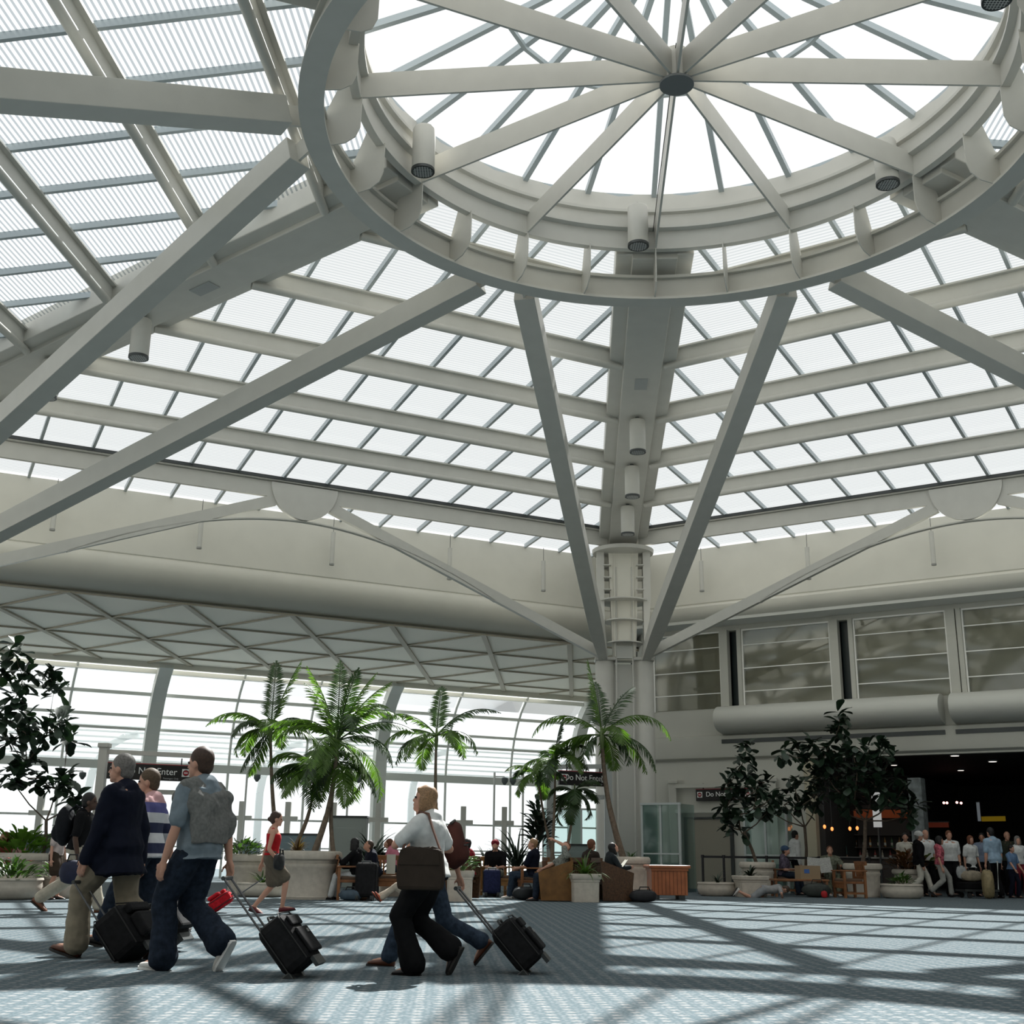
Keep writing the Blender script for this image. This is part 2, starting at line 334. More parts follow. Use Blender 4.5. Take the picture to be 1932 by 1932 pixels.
# ---- columns
def make_column():
    root=empty('twin_column')
    for sx in(-1,1):
        MB().lathe([(.31,0),(.31,6.82),(.29,6.9)],28,(sx*.61,0,0)).build('shaft',WHITE,root,smooth=True)
        MB().box((sx*.61,0,6.95),(.66,.66,.1)).build('shaft_cap',WHITE,root,bevel=.02)
        MB().tube([(sx*.26,-.3,.2),(sx*.26,-.3,9.9)],.03,8).build('conduit_pipe',WHITE,root)
    MB().box((0,.08,3.4),(.62,.3,6.8)).build('infill_panel',M('shaft_infill',(.5,.5,.46),.6),root)
    mb=MB(); mb.add([(-.36,-.25,6.9),(.36,-.25,6.9),(.36,.25,6.9),(-.36,.25,6.9),(-.48,-.3,10.4),(.48,-.3,10.4),(.48,.3,10.4),(-.48,.3,10.4)],[(0,1,2,3),(4,5,6,7),(0,1,5,4),(1,2,6,5),(2,3,7,6),(3,0,4,7)])
    mb.build('upper_web',WARM,root)
    for sx in(-1,1):
        MB().prism([(sx*.62,-.34,7.0),(sx*.62,-.34,10.45),(sx*.86,-.34,10.45),(sx*.86,-.34,8.9),(sx*.7,-.34,7.0)],(0,.68,0)).build('side_fin',WHITE,root)
    for z in(9.15,9.55,9.95):
        for sx in(-1,1): MB().box((sx*.52,-.15,z),(.24,.6,.03)).build('stiffener_plate',WHITE,root)
    for z,w in((8.8,1.66),(8.15,1.34),(7.45,1.2)): MB().lathe([(w/2,z),(w/2,z+.035)],24).build('collar_plate',WHITE,root)
    for sx in(-1,1):
        MB().box((sx*.30,-.32,8.7),(.04,.04,3.4)).build('web_stiffener',WARM,root)
    MB().box((0,-.28,7.15),(.5,.12,.4)).build('base_box',M('shaft_infill'),root)
    MB().lathe([(.4,10.36),(.98,10.4),(1.0,10.52),(.6,10.56)],28).build('capital_plate',WHITE,root,smooth=True)
    return root
col0=make_column(); col0.location=tuple(C0); col0.rotation_euler=(0,0,-PSI); tag(col0,'white twin-shaft column carrying the struts beside the palm planters','column')
for k,lb in ((1,'white twin-shaft column past the food court crowd'),(5,'white twin-shaft column at the palm-side corner'),(2,'white twin-shaft column at the near shop-side corner'),(4,'white twin-shaft column at the near palm-side corner')):
    copy_tree(col0,tuple(P(60*k,RH,0)),-(PSI+R(60*k)),lb)
# ---- left: lattice ceiling and curved glass wall
LC=M('lattice_panel',(.93,.885,.78),.7); RIB=M('lattice_rib',(.40,.36,.28),.6)
zc=lambda t:8.02-(t-3.0)*.037
a0,a1=-10,60
S(MB().quad(L_(a0,3.3,zc(3.3)),L_(a1,3.3,zc(3.3)),L_(a1,13.2,zc(13.2)),L_(a0,13.2,zc(13.2))).quad(L_(a0,3.3,8.6),L_(a1,3.3,8.6),L_(a1,13.2,8.6),L_(a0,13.2,8.6)).build('ceiling_lattice',LC))
S(MB().beam(L_(a0,13.2,7.9),L_(a1,13.2,7.9),.12,.9).build('trim_ceiling_edge',WARM))
mb=MB(); mw=MB(); dn=Vector((0,0,-.03)); tr=[3.4,6.2,9.0,11.8]; 
def seg(m,s0,t0,s1,t1,w): m.beam(L_(s0,t0,zc(t0))+dn,L_(s1,t1,zc(t1))+dn,w,.05)
for r,t in enumerate(tr): seg(mb,a0,t,36,t,.06)
for j in range(-5,14):
    for r in range(3):
        base=16.45+1.64*((r)%2)-3.28*(j-1)
        s0=base+(0 if True else 0); t0,t1=tr[r],tr[r+1]
        seg(mw,s0,t0,s0-1.64,t1,.17); seg(mb,s0,t0,s0+1.64,t1,.08)
    s0=16.45+1.64-3.28*(j-1); seg(mw,s0,11.8,s0-.8,13.2,.17); seg(mb,s0,11.8,s0+.8,13.2,.08)
S(mb.build('trim_ceiling_ribs',RIB)); S(mw.build('trim_ceiling_slots',RIB))
# curved glass wall
def gp(z):   # inward offset of wall profile at height z
    return 15.2 if z<4 else 15.2-3.1*(1-math.sqrt(max(0,1-((z-4)/4.0)**2)))
gw=empty('window_curved_wall'); S(gw)
zs=[0,1,2,3,4,4.6,5.2,5.8,6.4,6.9,7.3,7.6]
mb=MB()
for z0,z1 in zip(zs,zs[1:]): mb.quad(L_(-8.3,gp(z0),z0),L_(60,gp(z0),z0),L_(60,gp(z1),z1),L_(-8.3,gp(z1),z1))
mb.build('glass',M_glass('wall_glass',(.93,.97,.975),gl=.06),gw)
FR=M('wall_frame',(.58,.60,.57),.5)
for z,h in((1.12,.05),(2.17,.07),(4.02,.30),(5.35,.09),(5.82,.10),(6.6,.12),(7.38,.16)):
    MB().beam(L_(-8.3,gp(z)-.08,z),L_(60,gp(z)-.08,z),.14,h).build('transom',FR,gw)
s=-9.86
i=0
while s<56:
    p=[L_(s,gp(z)-.1,z) for z in zs]
    big=(i%3==1)
    r=.30 if big else .065
    mb=MB()
    if big:
        for q in range(len(p)-1): mb.beam(p[q]-nL*.2,p[q+1]-nL*.2,.36,.5,up=uL)
        mb.build('arch_rib',FR,gw)
    else: mb.tube(p,.05,8); mb.build('mullion',FR,gw)
    s+=3.07; i+=1
# exterior: pale louvred screens and arched canopies behind the glass
LV=M('louvre_white',(.82,.85,.86),.7)
ext=empty('trim_exterior_louvres'); S(ext)
for z in [4.3+.22*i for i in range(8)]:
    MB().beam(L_(-8.3,19.5,z),L_(60,19.5,z),.03,.07).build('louvre_blade',LV,ext)
for s in(-8,-1,6,13,20,27,34):
    pts=[L_(s,19.6,z*1.0) for z in(0,2,3.4)]+[L_(s-1.9*(1-math.cos(a)),19.6,3.4+2.2*math.sin(a)) for a in (.3,.6,.9,1.2,1.5)]
    mb=MB()
    for q in range(len(pts)-1): mb.beam(pts[q],pts[q+1],.3,.1,up=nL)
    mb.build('arched_frame',LV,ext)
for s0 in(28,):
    MB().box(L_(s0,17.5,1.7),(12,.2,3.4),rz=azL).build('screen_panel',M('screen_grey',(.6,.64,.65),.8),ext)
# ---- right: wall with upper windows, roller shades, round-nosed ledge, food court opening
TW=3.6
wr=azR
def wall(s0,s1,z0,z1,name='wall_right',mat=CREAM,t=TW,th=.25): return S(MB().box(R_((s0+s1)/2,t+th/2,(z0+z1)/2),(s1-s0,th,z1-z0),rz=wr).build(name,mat))
wall(-1.2,4.75,0,4.1); wall(-1.2,34,4.0,5.72); wall(-1.2,34,8.28,8.7)
wall(-1.2,-.7,5.7,8.3)
SH=M('roller_shade',(.36,.315,.235),.35,noise_amt=.06,scale=2,spec=.5)
TRW=M('shade_trim',(.9,.89,.84),.5)
DK=M('dark_slot',(.02,.03,.03),.3)
xs=[(-.7,1.75),(2.55,5.5),(6.3,9.1),(9.6,12.6),(13.4,16.3),(17.1,20)]
for i,(s0,s1) in enumerate(xs):
    w=empty('window_%d'%(i+1),tuple(R_((s0+s1)/2,TW,5.7)),wr); S(w)
    W=s1-s0
    MB().box((0,.12,1.29),(W,.04,2.58)).build('roller_shade',SH,w)
    for z in(.52,1.28,2.05): MB().box((0,-.035,z),(W,.02,.03)).build('shade_batten',TRW,w)
    for sx in(-1,1): MB().box((sx*W/2,.03,1.29),(.05,.16,2.58)).build('window_jamb',TRW,w)
    MB().box((0,-.01,2.56),(W,.1,.05)).build('window_head',TRW,w)
    MB().box((0,-.02,1.29),(W-.05,.012,2.52)).build('glass',M_glass('shade_glass',(.9,.92,.9),gl=.18),w)
    if i+1<len(xs):
        n0=xs[i+1][0]; g=n0-s1
        wall(s1+.03,s1+.3,5.7,8.3,'trim_%d'%(i+1),CREAM,TW-.14)
        S(MB().box(R_(s1+.3+(g-.3)/2,TW+.3,7),(g-.3,.1,2.6),rz=wr).build('trim_slot_%d'%(i+1),DK))
        S(MB().box(R_(n0-.1,TW-.02,7),(.14,.2,2.6),rz=wr).build('trim_post_%d'%(i+1),CREAM))
S(MB().box(R_(12,TW+.8,7),(28,.1,3.2),rz=wr).build('wall_right_backing',DK))
# half-round ledge segments
def nose(s0,s1,name):
    mb=MB(); sec=[(.0,5.72)]
    for q in range(13):
        a=PI/2+PI*q/12*.95; sec.append((-.25+.62*math.cos(a)*.9,5.32+.42*math.sin(a)))
    sec+= [(0,4.85)]
    m=len(sec); vs=[R_(s,TW-.02+t,z) for s in(s0,s1) for t,z in sec]
    mb.add(vs,[(j,(j+1)%m,(j+1)%m+m,j+m) for j in range(m)]+[tuple(range(m)),tuple(range(2*m-1,m-1,-1))])
    return S(mb.build(name,M('ledge_paint',(.56,.56,.51),.5),smooth=True))
nose(1.75,8.85,'trim_ledge_1'); nose(9.15,16.2,'trim_ledge_2'); nose(16.5,24,'trim_ledge_3')
for s0,s1 in((1.75,8.85),(9.15,16.2),(16.5,24)):
    S(MB().box(R_((s0+s1)/2,TW-.165,4.62),(s1-s0,.03,.13),rz=wr).build('trim_shadow_strip',DARKG))  # dark strip on the fascia face, painted shadow line under the ledge
# fascia below the ledge with a softened lower edge
mb=MB(); sec=[(0,4.85),(-.12,4.8),(-.14,4.25),(-.1,4.12),(0.02,4.05),(.3,4.03),(.3,4.85)]; m=len(sec)
vs=[R_(s,TW+t-.02,z) for s in(-1.2,34) for t,z in sec]; mb.add(vs,[(j,(j+1)%m,(j+1)%m+m,j+m) for j in range(m)]+[tuple(range(m)),tuple(range(2*m-1,m-1,-1))])
S(mb.build('trim_fascia',CREAM,smooth=True))
# food court interior: dark ceiling and walls
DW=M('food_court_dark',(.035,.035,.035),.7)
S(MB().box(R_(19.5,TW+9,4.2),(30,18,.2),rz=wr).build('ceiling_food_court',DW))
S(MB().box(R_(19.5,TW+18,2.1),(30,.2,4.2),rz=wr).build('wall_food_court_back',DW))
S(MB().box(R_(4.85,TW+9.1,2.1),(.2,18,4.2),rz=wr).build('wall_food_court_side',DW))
# soffits outside the opening: slabs over the wall zone and over everything behind the viewer
SF=M('soffit_paint',(.66,.66,.62),.7)
S(MB().box(R_(12,TW+.1,8.50),(46,2.2,.1),rz=wr).build('ceiling_right_soffit',SF))
S(MB().box(R_(14,TW+10,10.68),(48,22,.2),rz=wr).build('ceiling_right_roof',SF))
S(MB().beam(R_(-1.2,TW,4.5)+Vector((.1,0,0)),L_(-8.3,15.4,4.5),.2,9).build('wall_behind_column',CREAM))
mb=MB()
for i in(2,3,4,5):
    k0,k1=bays[i]
    mb.quad(hexpt(k0,3.0,8.3),hexpt(k1,3.0,8.3),hexpt(k1,26,8.3),hexpt(k0,26,8.3))
S(mb.build('ceiling_rear',M('rear_ceiling',(.2,.2,.19),.8)))
S(MB().quad(L_(-12,3.0,10.75),L_(60,3.0,10.75),L_(60,13.4,8.4),L_(-12,13.4,8.4)).build('ceiling_left_roof',SF))
S(MB().box((0,-26,4.5),(90,.3,9),).build('wall_back',M('rear_wall',(.22,.22,.2),.8)))
S(MB().box((41,5,4.5),(.3,64,9)).build('wall_far_right',M('rear_wall')))
# ================================================================ LAMPS, SIGNS
def can_light():
    root=empty('cylinder_light')
    MB().lathe([(.19,.0),(.2,.02),(.2,.8),(.18,.84)],28).build('housing',WHITE,root,smooth=True)
    MB().lathe([(.165,-.004),(.165,.004)],24).build('reflector',DARKG,root)
    MB().lathe([(.205,-.02),(.205,.03),(.17,.03),(.17,-.02)],28).build('trim_ring',DARKG,root,smooth=True)
    mb=MB()
    for i in range(-3,4): w=2*math.sqrt(.17**2-(i*.045)**2); mb.box((i*.045,0,-.012),(.012,w,.02)).box((0,i*.045,-.012),(w,.012,.02))
    mb.build('louvre_grid',M('louvre_grid',(.5,.51,.5),.5),root)
    MB().lathe([(.05,.84),(.05,.92)],12).build('stem',DARKG,root)
    return root
can0=can_light(); first=True
for az,rho,z,lb in ((0,12.2,None,'white cylinder light on the middle hip beam, nearest the ring'),(0,15.1,None,'white cylinder light on the middle hip beam, second of three'),(0,18.0,None,'white cylinder light on the middle hip beam, closest to the column'),(-60,12.2,None,'white cylinder light hanging from the long hip beam beside the steep strut'),(-60,15.1,None,'white cylinder light half hidden behind the steep strut'),(60,12.2,None,'white cylinder light on the food court side hip beam'),
        (-66,4.62,12.30,'white cylinder light on the ring, palm side by the striped roof'),(57,4.62,12.30,'white cylinder light on the ring, food court side'),(-4.5,4.62,12.30,'white cylinder light on the ring, in line with the twin column'),(117,4.7,12.3,'dark underside of cylinder light on the ring at the very top corner')):
    zz=HB(rho)-.92 if z is None else z
    p=P(az,rho,zz)
    if first: can0.location=p; tag(can0,lb,'light','cylinder lights on the beams and ring'); first=False
    else: copy_tree(can0,p,0,lb,group='cylinder lights on the beams and ring')
for i,(D,s,lb) in enumerate([(L_,17.2,'slim pendant tube before the white bulkhead, furthest from the column'),(L_,13.2,'slim pendant tube before the bulkhead, palm side, left of the half-disc plate'),(L_,9.2,'slim pendant tube before the bulkhead just right of the palm-side half-disc plate'),(L_,5.3,'slim pendant tube before the bulkhead under the palm-side arch strut'),(L_,1.9,'slim pendant tube before the bulkhead next to the twin column, palm side'),(R_,1.9,'slim pendant tube before the bulkhead next to the twin column, shop side'),(R_,5.5,'slim pendant tube above the first tan window by the column'),(R_,9.3,'slim pendant tube beside the food court half-disc plate')]):
    if i==0:
        sp0=empty('slim_pendant',D(s,1.9,9.35),0,lb,'light','slim pendant tubes along the bulkhead')
        MB().lathe([(.07,0),(.07,1.0)],14).build('tube_body',WHITE,sp0,smooth=True); MB().lathe([(.075,-.03),(.075,.02)],14).build('end_ring',M('end_ring',(.3,.3,.28),.4),sp0); MB().lathe([(.008,1.0),(.008,1.45)],6).build('hanger',DARKG,sp0)
    else: copy_tree(sp0,D(s,1.9,9.35),0,lb)
BLK=M('sign_black',(.012,.010,.010),.35); SW=M('sign_white',(.8,.8,.78),.5); SRED=M('sign_red',(.35,.03,.04),.5)
def sign(loc,rz,W,H,label):
    root=empty('hanging_sign',loc,rz,label,'sign')
    MB().box((0,0,0),(W,.1,H)).build('panel',BLK,root,bevel=.01)
    MB().box((0,0,H/2+.01),(W,.1,.02)).build('red_edge',SRED,root)
    k=H/.5
    text('Do Not Enter',.30*k,'lettering',SW,root,(0,-.055,-.06*k),(PI/2,0,0),align='CENTER')
    text('Passengers Only',.075*k,'small_lettering',M('sign_grey',(.4,.4,.4),.5),root,(.25*W,-.055,-.2*k),(PI/2,0,0),align='CENTER')
    for sx in(-1,1):
        x=sx*(W/2-.2*k); ic=MB().box((x,-.055,.02*k),(.25*k,.01,.25*k)).build('symbol_plate',SW,root,bevel=.01)
        a=MB(); a.ring([(.085*k,0),(.1*k,0),(.1*k,.006),(.085*k,.006)],0,2*PI,24,(0,0),True); o=a.build('no_entry_circle',BLK,ic); o.location=(x,-.061,.02*k); o.rotation_euler=(PI/2,0,0)
        MB().lathe([(.085*k,0),(.085*k,.004)],24).build('no_entry_disc',SRED,ic).location=(x,-.06,.02*k); ic.children[-1].rotation_euler=(PI/2,0,0)
        MB().box((x,-.068,.02*k),(.12*k,.006,.03*k)).build('no_entry_bar',SW,ic)
    for sx in(-1,1): MB().box((sx*(W/2-.35*k),0,H/2+.1),(.03,.03,.2)).build('hanger',DARKG,root)
    return root
# portal frame carrying the first sign (behind the walkers)
def XY(u,Y): return Vector(((u+9-966)*Y*.4266e-3,Y,0))
def portal(a,b,H,label,zb,mat=WHITE):
    root=empty('sign_portal',tuple((a+b)/2),0,label,'frame'); iv=Matrix.Translation(-((a+b)/2))
    for p in(a,b):
        o=MB().beam(p,p+Vector((0,0,H)),.22,.22,up=(1,0,0)).build('post',mat,root); o.matrix_parent_inverse=iv
        o=MB().box(p+Vector((0,0,H+.06)),(.3,.3,.12)).build('post_cap',mat,root,bevel=.02); o.matrix_parent_inverse=iv
    for z in zb: o=MB().beam(a+Vector((0,0,z)),b+Vector((0,0,z)),.12,.12).build('crossbar',mat,root); o.matrix_parent_inverse=iv
    return root
pa=XY(176,33); pb=XY(366,34.2)
portal(pa,pb,3.62,'white portal frame holding the sign behind the man in the navy blazer',(3.52,2.5))
sign((XY(268,33.3).x,33.3,3.0),math.atan2(1.2,pb.x-pa.x),2.25,.42,'black overhead sign with white lettering behind the grey-haired man')
pc=XY(1052,34.5); sign((pc.x+.72,pc.y,3.05),azL+PI,1.62,.38,'black overhead sign half covered by palm fronds beside the column')
MB0=portal(XY(1038,34.9),XY(1148,34.4),3.5,'slim grey frame holding the sign among the palms',(3.4,2.55),M('frame_grey',(.36,.38,.37),.5))
ps=R_(1.75,TW-.12,2.92); sign(tuple(ps),azR,1.95,.36,'black wall sign by the service door, partly behind the rubber tree')
pd0=R_(.35,TW-.14,0); pd1=R_(3.35,TW-.14,0)
portal(R_(-.05,TW-.2,0),R_(3.4,TW-.2,0),3.3,'pale portal trim framing the service door and its sign',(3.22,2.42),CREAM)
dr=empty('door_1',tuple(R_(1.15,TW-.06,0)),azR); S(dr)
MB().box((0,0,1.08),(1.5,.06,2.16)).build('door_leaf',M('door_taupe',(.27,.25,.2),.6),dr)
for sx in(-1,1): MB().box((sx*.8,-.02,1.1),(.1,.1,2.2)).build('door_frame',DARKG,dr)
MB().box((0,-.02,2.2),(1.7,.1,.06)).build('door_frame',DARKG,dr)
# glass kiosk booths beside the column and by the door
GB=M_glass('booth_glass',(.78,.88,.87),gl=.07); 
def booth(c,w,d,h,rz,label):
    root=empty('glass_booth',c,rz,label,'booth')
    for x0,y0,x1,y1 in((-w/2,-d/2,w/2,-d/2),(w/2,-d/2,w/2,d/2),(-w/2,-d/2,-w/2,d/2)):
        MB().beam((x0,y0,h/2),(x1,y1,h/2),.02,h).build('glass_panel',GB,root)
    for x in(-w/2,0,w/2):
        MB().box((x,-d/2,h/2),(.06,.06,h)).build('post',M('booth_post',(.5,.54,.53),.4),root)
    MB().box((0,-d/2-.02,h),(w+.1,.08,.06)).build('top_rail',M('booth_post'),root)
    MB().box((0,-d/2-.03,1.05),(w,.05,.04)).build('hand_rail',M('booth_post'),root)
    MB().box((0,.1,.4),(w*.6,.3,.8)).build('counter',M('counter_grey',(.36,.38,.36),.6),root)
    return root
c=XY(1262,36.2); booth((c.x,c.y,0),1.2,1.0,2.45,azR,'tall green-tinted glass booth between the column and the service door')
c=XY(1095,42.5); booth((c.x,c.y,0),2.6,1.0,2.5,0,'grey-green glass enclosure behind the palms left of the column')
c=XY(1452,36.7); booth((c.x,c.y,0),1.3,.5,2.35,azR,'glass vestibule beside the food court pillar')
# steel light masts with crossbars in front of the glass wall
def mast(u,Y,H,label,first=[None]):
    p=XY(u,Y)
    if first[0] is None:
        r=empty('crossbar_mast',p,0,label,'post','white crossbar masts along the checkpoint')
        MB().box((0,0,1.35),(.2,.16,2.7)).build('mast_post',WHITE,r,bevel=.01); MB().box((0,0,2.12),(.72,.14,.16)).build('crossbar',WHITE,r,bevel=.01)
        first[0]=r
    else: copy_tree(first[0],p,0,label)
mast(450,44,0,'white crossbar mast left of the woman in the red top'); mast(538,44,0,'white crossbar mast behind the woman in the red top'); mast(625,44,0,'white crossbar mast right of the tall palm trunks'); mast(872,46,0,'white crossbar mast right of the walking women'); mast(950,46,0,'white crossbar mast behind the seated man in the cap'); mast(710,44,0,'white crossbar mast behind the dark-leaved plants'); mast(66,41,0,'white crossbar mast beside the big-leaved tree')
def spotpole(u,Y,h,side,label,first=[None]):
    p=XY(u,Y)
    if first[0] is None:
        r=empty('spotlight_pole',p,0,label,'lamp','thin poles with spotlight heads')
        MB().lathe([(.03,0),(.03,h)],8).build('pole',FR,r,smooth=True)
        MB().beam((0,0,h-.12),(side*.3,0,h-.12),.03,.03).build('bracket',FR,r)
        MB().lathe([(.02,.12),(.1,.1),(.1,0),(.03,-.1)],14,(side*.3,0,h-.26)).build('lamp_head',M('lamp_head_dark',(.1,.12,.12),.4),r,smooth=True); first[0]=r
    else: copy_tree(first[0],p,0 if side<0 else PI,label)
spotpole(120,36,3.3,1,'thin pole with a spotlight head among the branches at the far left'); 
for u,sd,lb in((455,-1,'thin pole with spotlight head right of the grey-sweater man'),(650,-1,'thin pole with spotlight head above the grey cabinet'),(930,-1,'thin pole with spotlight head right of the white-shirt woman'),(985,1,'thin pole with spotlight head above the man in the jersey')): spotpole(u,36,3.3,sd,lb)
def rail(a,b,label):
    mid=(a+b)/2; r=empty('steel_railing',mid,0,label,'railing'); iv=Matrix.Translation(-mid); n=max(2,int((b-a).length/1.6))
    for z in(.35,.65,.98): o=MB().tube([a+Vector((0,0,z)),b+Vector((0,0,z))],.022,6).build('rail_bar',FR,r); o.matrix_parent_inverse=iv
    for i in range(n+1): q=a.lerp(b,i/n); o=MB().tube([q,q+Vector((0,0,1.0))],.022,6).build('rail_post',FR,r); o.matrix_parent_inverse=iv
rail(XY(440,42),XY(1120,46),'long grey steel railing in front of the curved glass wall')
# checkpoint cabinets and machines
def cabinet(u,Y,w,d,h,mat,label):
    p=XY(u,Y); r=empty('checkpoint_cabinet',p,0,label,'cabinet')
    MB().box((0,0,h/2),(w,d,h)).build('cabinet_body',mat,r,bevel=.02); MB().box((0,0,h+.02),(w+.06,d+.06,.05)).build('cabinet_top',DARKG,r); MB().box((0,-d/2-.01,h*.5),(w*.8,.02,h*.7)).build('cabinet_door',mat,r,bevel=.01); MB().box((w*.3,-d/2-.04,h*.5),(.03,.03,.15)).build('handle',DARKG,r)
cabinet(657,36,1.0,.6,1.95,M('sage_grey',(.25,.28,.26),.6),'tall sage-grey cabinet behind the palm planter')
cabinet(560,40,1.4,.7,1.5,M('machine_blue',(.2,.27,.3),.5),'blue-grey scanning machine left of the tall cabinet')
cabinet(1085,41,.9,.5,1.3,M('machine_green',(.22,.27,.26),.5),'low green-grey cabinet behind the palms near the column')
cabinet(470,41,.6,.5,1.2,M('machine_blue'),'narrow blue-grey console left of the woman in the red top')
cabinet(70,34,.9,.5,1.3,M('machine_dark',(.09,.12,.14),.5),'dark console behind the big-leaved tree')
# retractable belt posts in front of the door
bp=[XY(1325,34),XY(1365,34.1),XY(1446,34.3),XY(1545,34.6),XY(1640,35)]
for i,p in enumerate(bp):
    lb=['black belt post next to the glass booth','black belt post in front of the taupe door','black belt post behind the square planter','black belt post behind the wooden bench','black belt post behind the round planter'][i]
    if i==0:
        b0=empty('belt_post',p,0,lb,'post','black retractable belt posts'); MB().lathe([(.17,0),(.17,.03),(.05,.05)],20).build('base',DARKG,b0,smooth=True); MB().lathe([(.035,.04),(.035,.95),(.045,.96),(.045,1.03)],14).build('post_tube',M('black_paint',(.01,.01,.012),.4),b0,smooth=True)
    else: copy_tree(b0,p,0,lb)
for i,(p,q) in enumerate(zip(bp,bp[1:])):
    o=MB().beam(p+Vector((0,0,.98)),q+Vector((0,0,.98)),.012,.06).build('belt',M('black_paint')); tag(o,['short black belt between the posts by the booth','black belt stretched before the taupe door','black belt behind the man in the blue cap','black belt behind the man in camouflage'][i],'belt')
# ================================================================ PLANTERS
STONE=M('planter_stone',(.50,.455,.39),.75,noise_amt=.1,scale=9,bump=.1); SOIL=M('soil',(.03,.022,.015),.95,noise_amt=.3,scale=30)
def planter(u,Y,r,h,label,kind='round',xy=None):
    p=XY(u,Y) if xy is None else xy; o=empty('planter',p,0,label,'planter')
    if kind=='round':
        pr=[(r*.80,0),(r*.82,.05),(r*.80,.07),(r*.84,h*.62),(r*.88,h*.66),(r*.88,h*.72),(r*.84,h*.74),(r*.86,h*.80),(r*.97,h*.83),(r,h*.90),(r*.97,h*.97),(r*.9,h),(r*.82,h*.98),(r*.8,h*.9)]
        MB().lathe(pr,40).build('pot',STONE,o,smooth=True)
    elif kind=='bowl':
        pr=[(r*.78,0),(r*.9,h*.12),(r*.99,h*.4),(r,h*.6),(r*.96,h*.82),(r*.97,h*.86),(r,h*.9),(r*.98,h),(r*.88,h),(r*.86,h*.9)]
        MB().lathe(pr,40).build('pot',STONE,o,smooth=True)
    else:
        pr=[(r*.84,0),(r*.86,h*.7),(r*.9,h*.72),(r*.9,h*.78),(r*.97,h*.82),(r,h*.97),(r*.97,h),(r*.86,h),(r*.84,h*.9)]
        MB().lathe(pr,32,square=1).build('pot',STONE,o,smooth=True); o.rotation_euler.z=R(6)
    MB().lathe([(r*.8,h*.88),(r*.5,h*.92)],24).build('soil',SOIL,o)
    return p
# ================================================================ PLANTS
def leafmat(n,c,tr=.25):
    m=M(n,c,.42,noise_amt=.35,scale=6,spec=.5); nt=m.node_tree; b=nt.nodes['Principled BSDF']; out=nt.nodes['Material Output']
    t=nt.nodes.new('ShaderNodeBsdfTranslucent'); t.inputs[0].default_value=(c[0]*1.6,c[1]*1.9,c[2]*.8,1); mx=nt.nodes.new('ShaderNodeMixShader'); mx.inputs[0].default_value=tr
    nt.links.new(b.outputs[0],mx.inputs[1]); nt.links.new(t.outputs[0],mx.inputs[2]); nt.links.new(mx.outputs[0],out.inputs['Surface']); return m
PALM=leafmat('palm_leaf',(.085,.155,.028),.35); PALMD=leafmat('palm_leaf_dark',(.035,.07,.022),.2); FIC=leafmat('rubber_leaf',(.014,.032,.016),.05)
BUSH=leafmat('bush_leaf',(.05,.105,.025),.2); TRUNK=M('palm_trunk',(.17,.13,.095),.85,noise_amt=.25,scale=14); BARK=M('bark',(.10,.075,.055),.9,noise_amt=.3,scale=18)
FLR=M('red_petal',(.45,.03,.03),.6); FLW=M('white_petal',(.75,.7,.66),.6)
def frond(mb,base,az,el,ln,droop,rn,wl=.34,fold=.3):
    """feather leaf: arching rib with tapered leaflets"""
    n=22; d0=Vector((math.cos(az),math.sin(az),0)); p=Vector(base); e=el; pts=[p.copy()]; seg=ln/n
    for i in range(n):
        e=el-droop*((i+1)/n)**1.5
        p=p+(d0*math.cos(e)+Vector((0,0,math.sin(e))))*seg; pts.append(p.copy())
    mb.tube(pts,[.018*(1-.85*i/n)+.003 for i in range(n+1)],5)
    for i in range(4,n+1):
        f=i/n; tdir=(pts[i]-pts[i-1]).normalized(); side=tdir.cross(Vector((0,0,1))); 
        if side.length<.1: side=Vector((-d0.y,d0.x,0))
        side.normalize(); upv=side.cross(tdir)
        L=wl*(math.sin(PI*min(1,f*.86+.14))**.7+.12)*rn.uniform(.85,1.1)
        for sg in(-1,1):
            for k in(0,.5):
                q=pts[i-1].lerp(pts[i],k+.1)
                dr=(side*sg*.85+tdir*.62-upv*fold*rn.uniform(.3,1.6)).normalized()
                tip=q+dr*L-Vector((0,0,L*L*.45)); mid=q+dr*L*.5; w=tdir*.021
                mb.add([q-w*.5,q+w*.5,mid+w,tip,mid-w],[(0,1,2,3,4)])
def palm(base,hub,specs,label,mat=PALM,tr=.05,seed=1,wl=.34,mats=None,bend=.1):
    rn=random.Random(seed); base=Vector(base); hub=Vector(hub); root=empty('palm_tree',base,0,label,'palm tree')
    n=9; pts=[]; side=Vector((1,0,0))*bend
    for i in range(n+1): f=i/n; q=(hub-base)*f; q=q+side*math.sin(f*PI)*1.0; pts.append(q)
    MB().tube(pts,[tr*(1.35-.7*i/n) for i in range(n+1)],10).build('trunk',TRUNK,root,smooth=True)
    MB().tube([(hub-base)+Vector((0,0,-.25)),(hub-base)+Vector((0,0,.0)),(hub-base)+Vector((0,0,.3))],[tr*.7,tr*1.1,tr*.5],8).build('crownshaft',M('crownshaft_green',(.12,.17,.06),.5),root,smooth=True)
    for j,(az,el,ln,dr) in enumerate(specs):
        mb=MB(); frond(mb,(hub-base)+Vector((0,0,.1)),R(az),R(el),ln,R(dr),rn,wl); mb.build('frond',mat if (j%3 or mat is PALMD) else PALMD,root)
    return root
def pz(v,Y): return .914+Y*math.tan(PITCH-math.atan((v-966)/2252.0))   # height of image row v at distance Y
def H3(u,v,Y):
    p=XY(u,Y); z=pz(v,Y); k=1+ (z-.9)*.29/Y; return Vector((p.x*k,Y,z))
rn=random.Random(5)
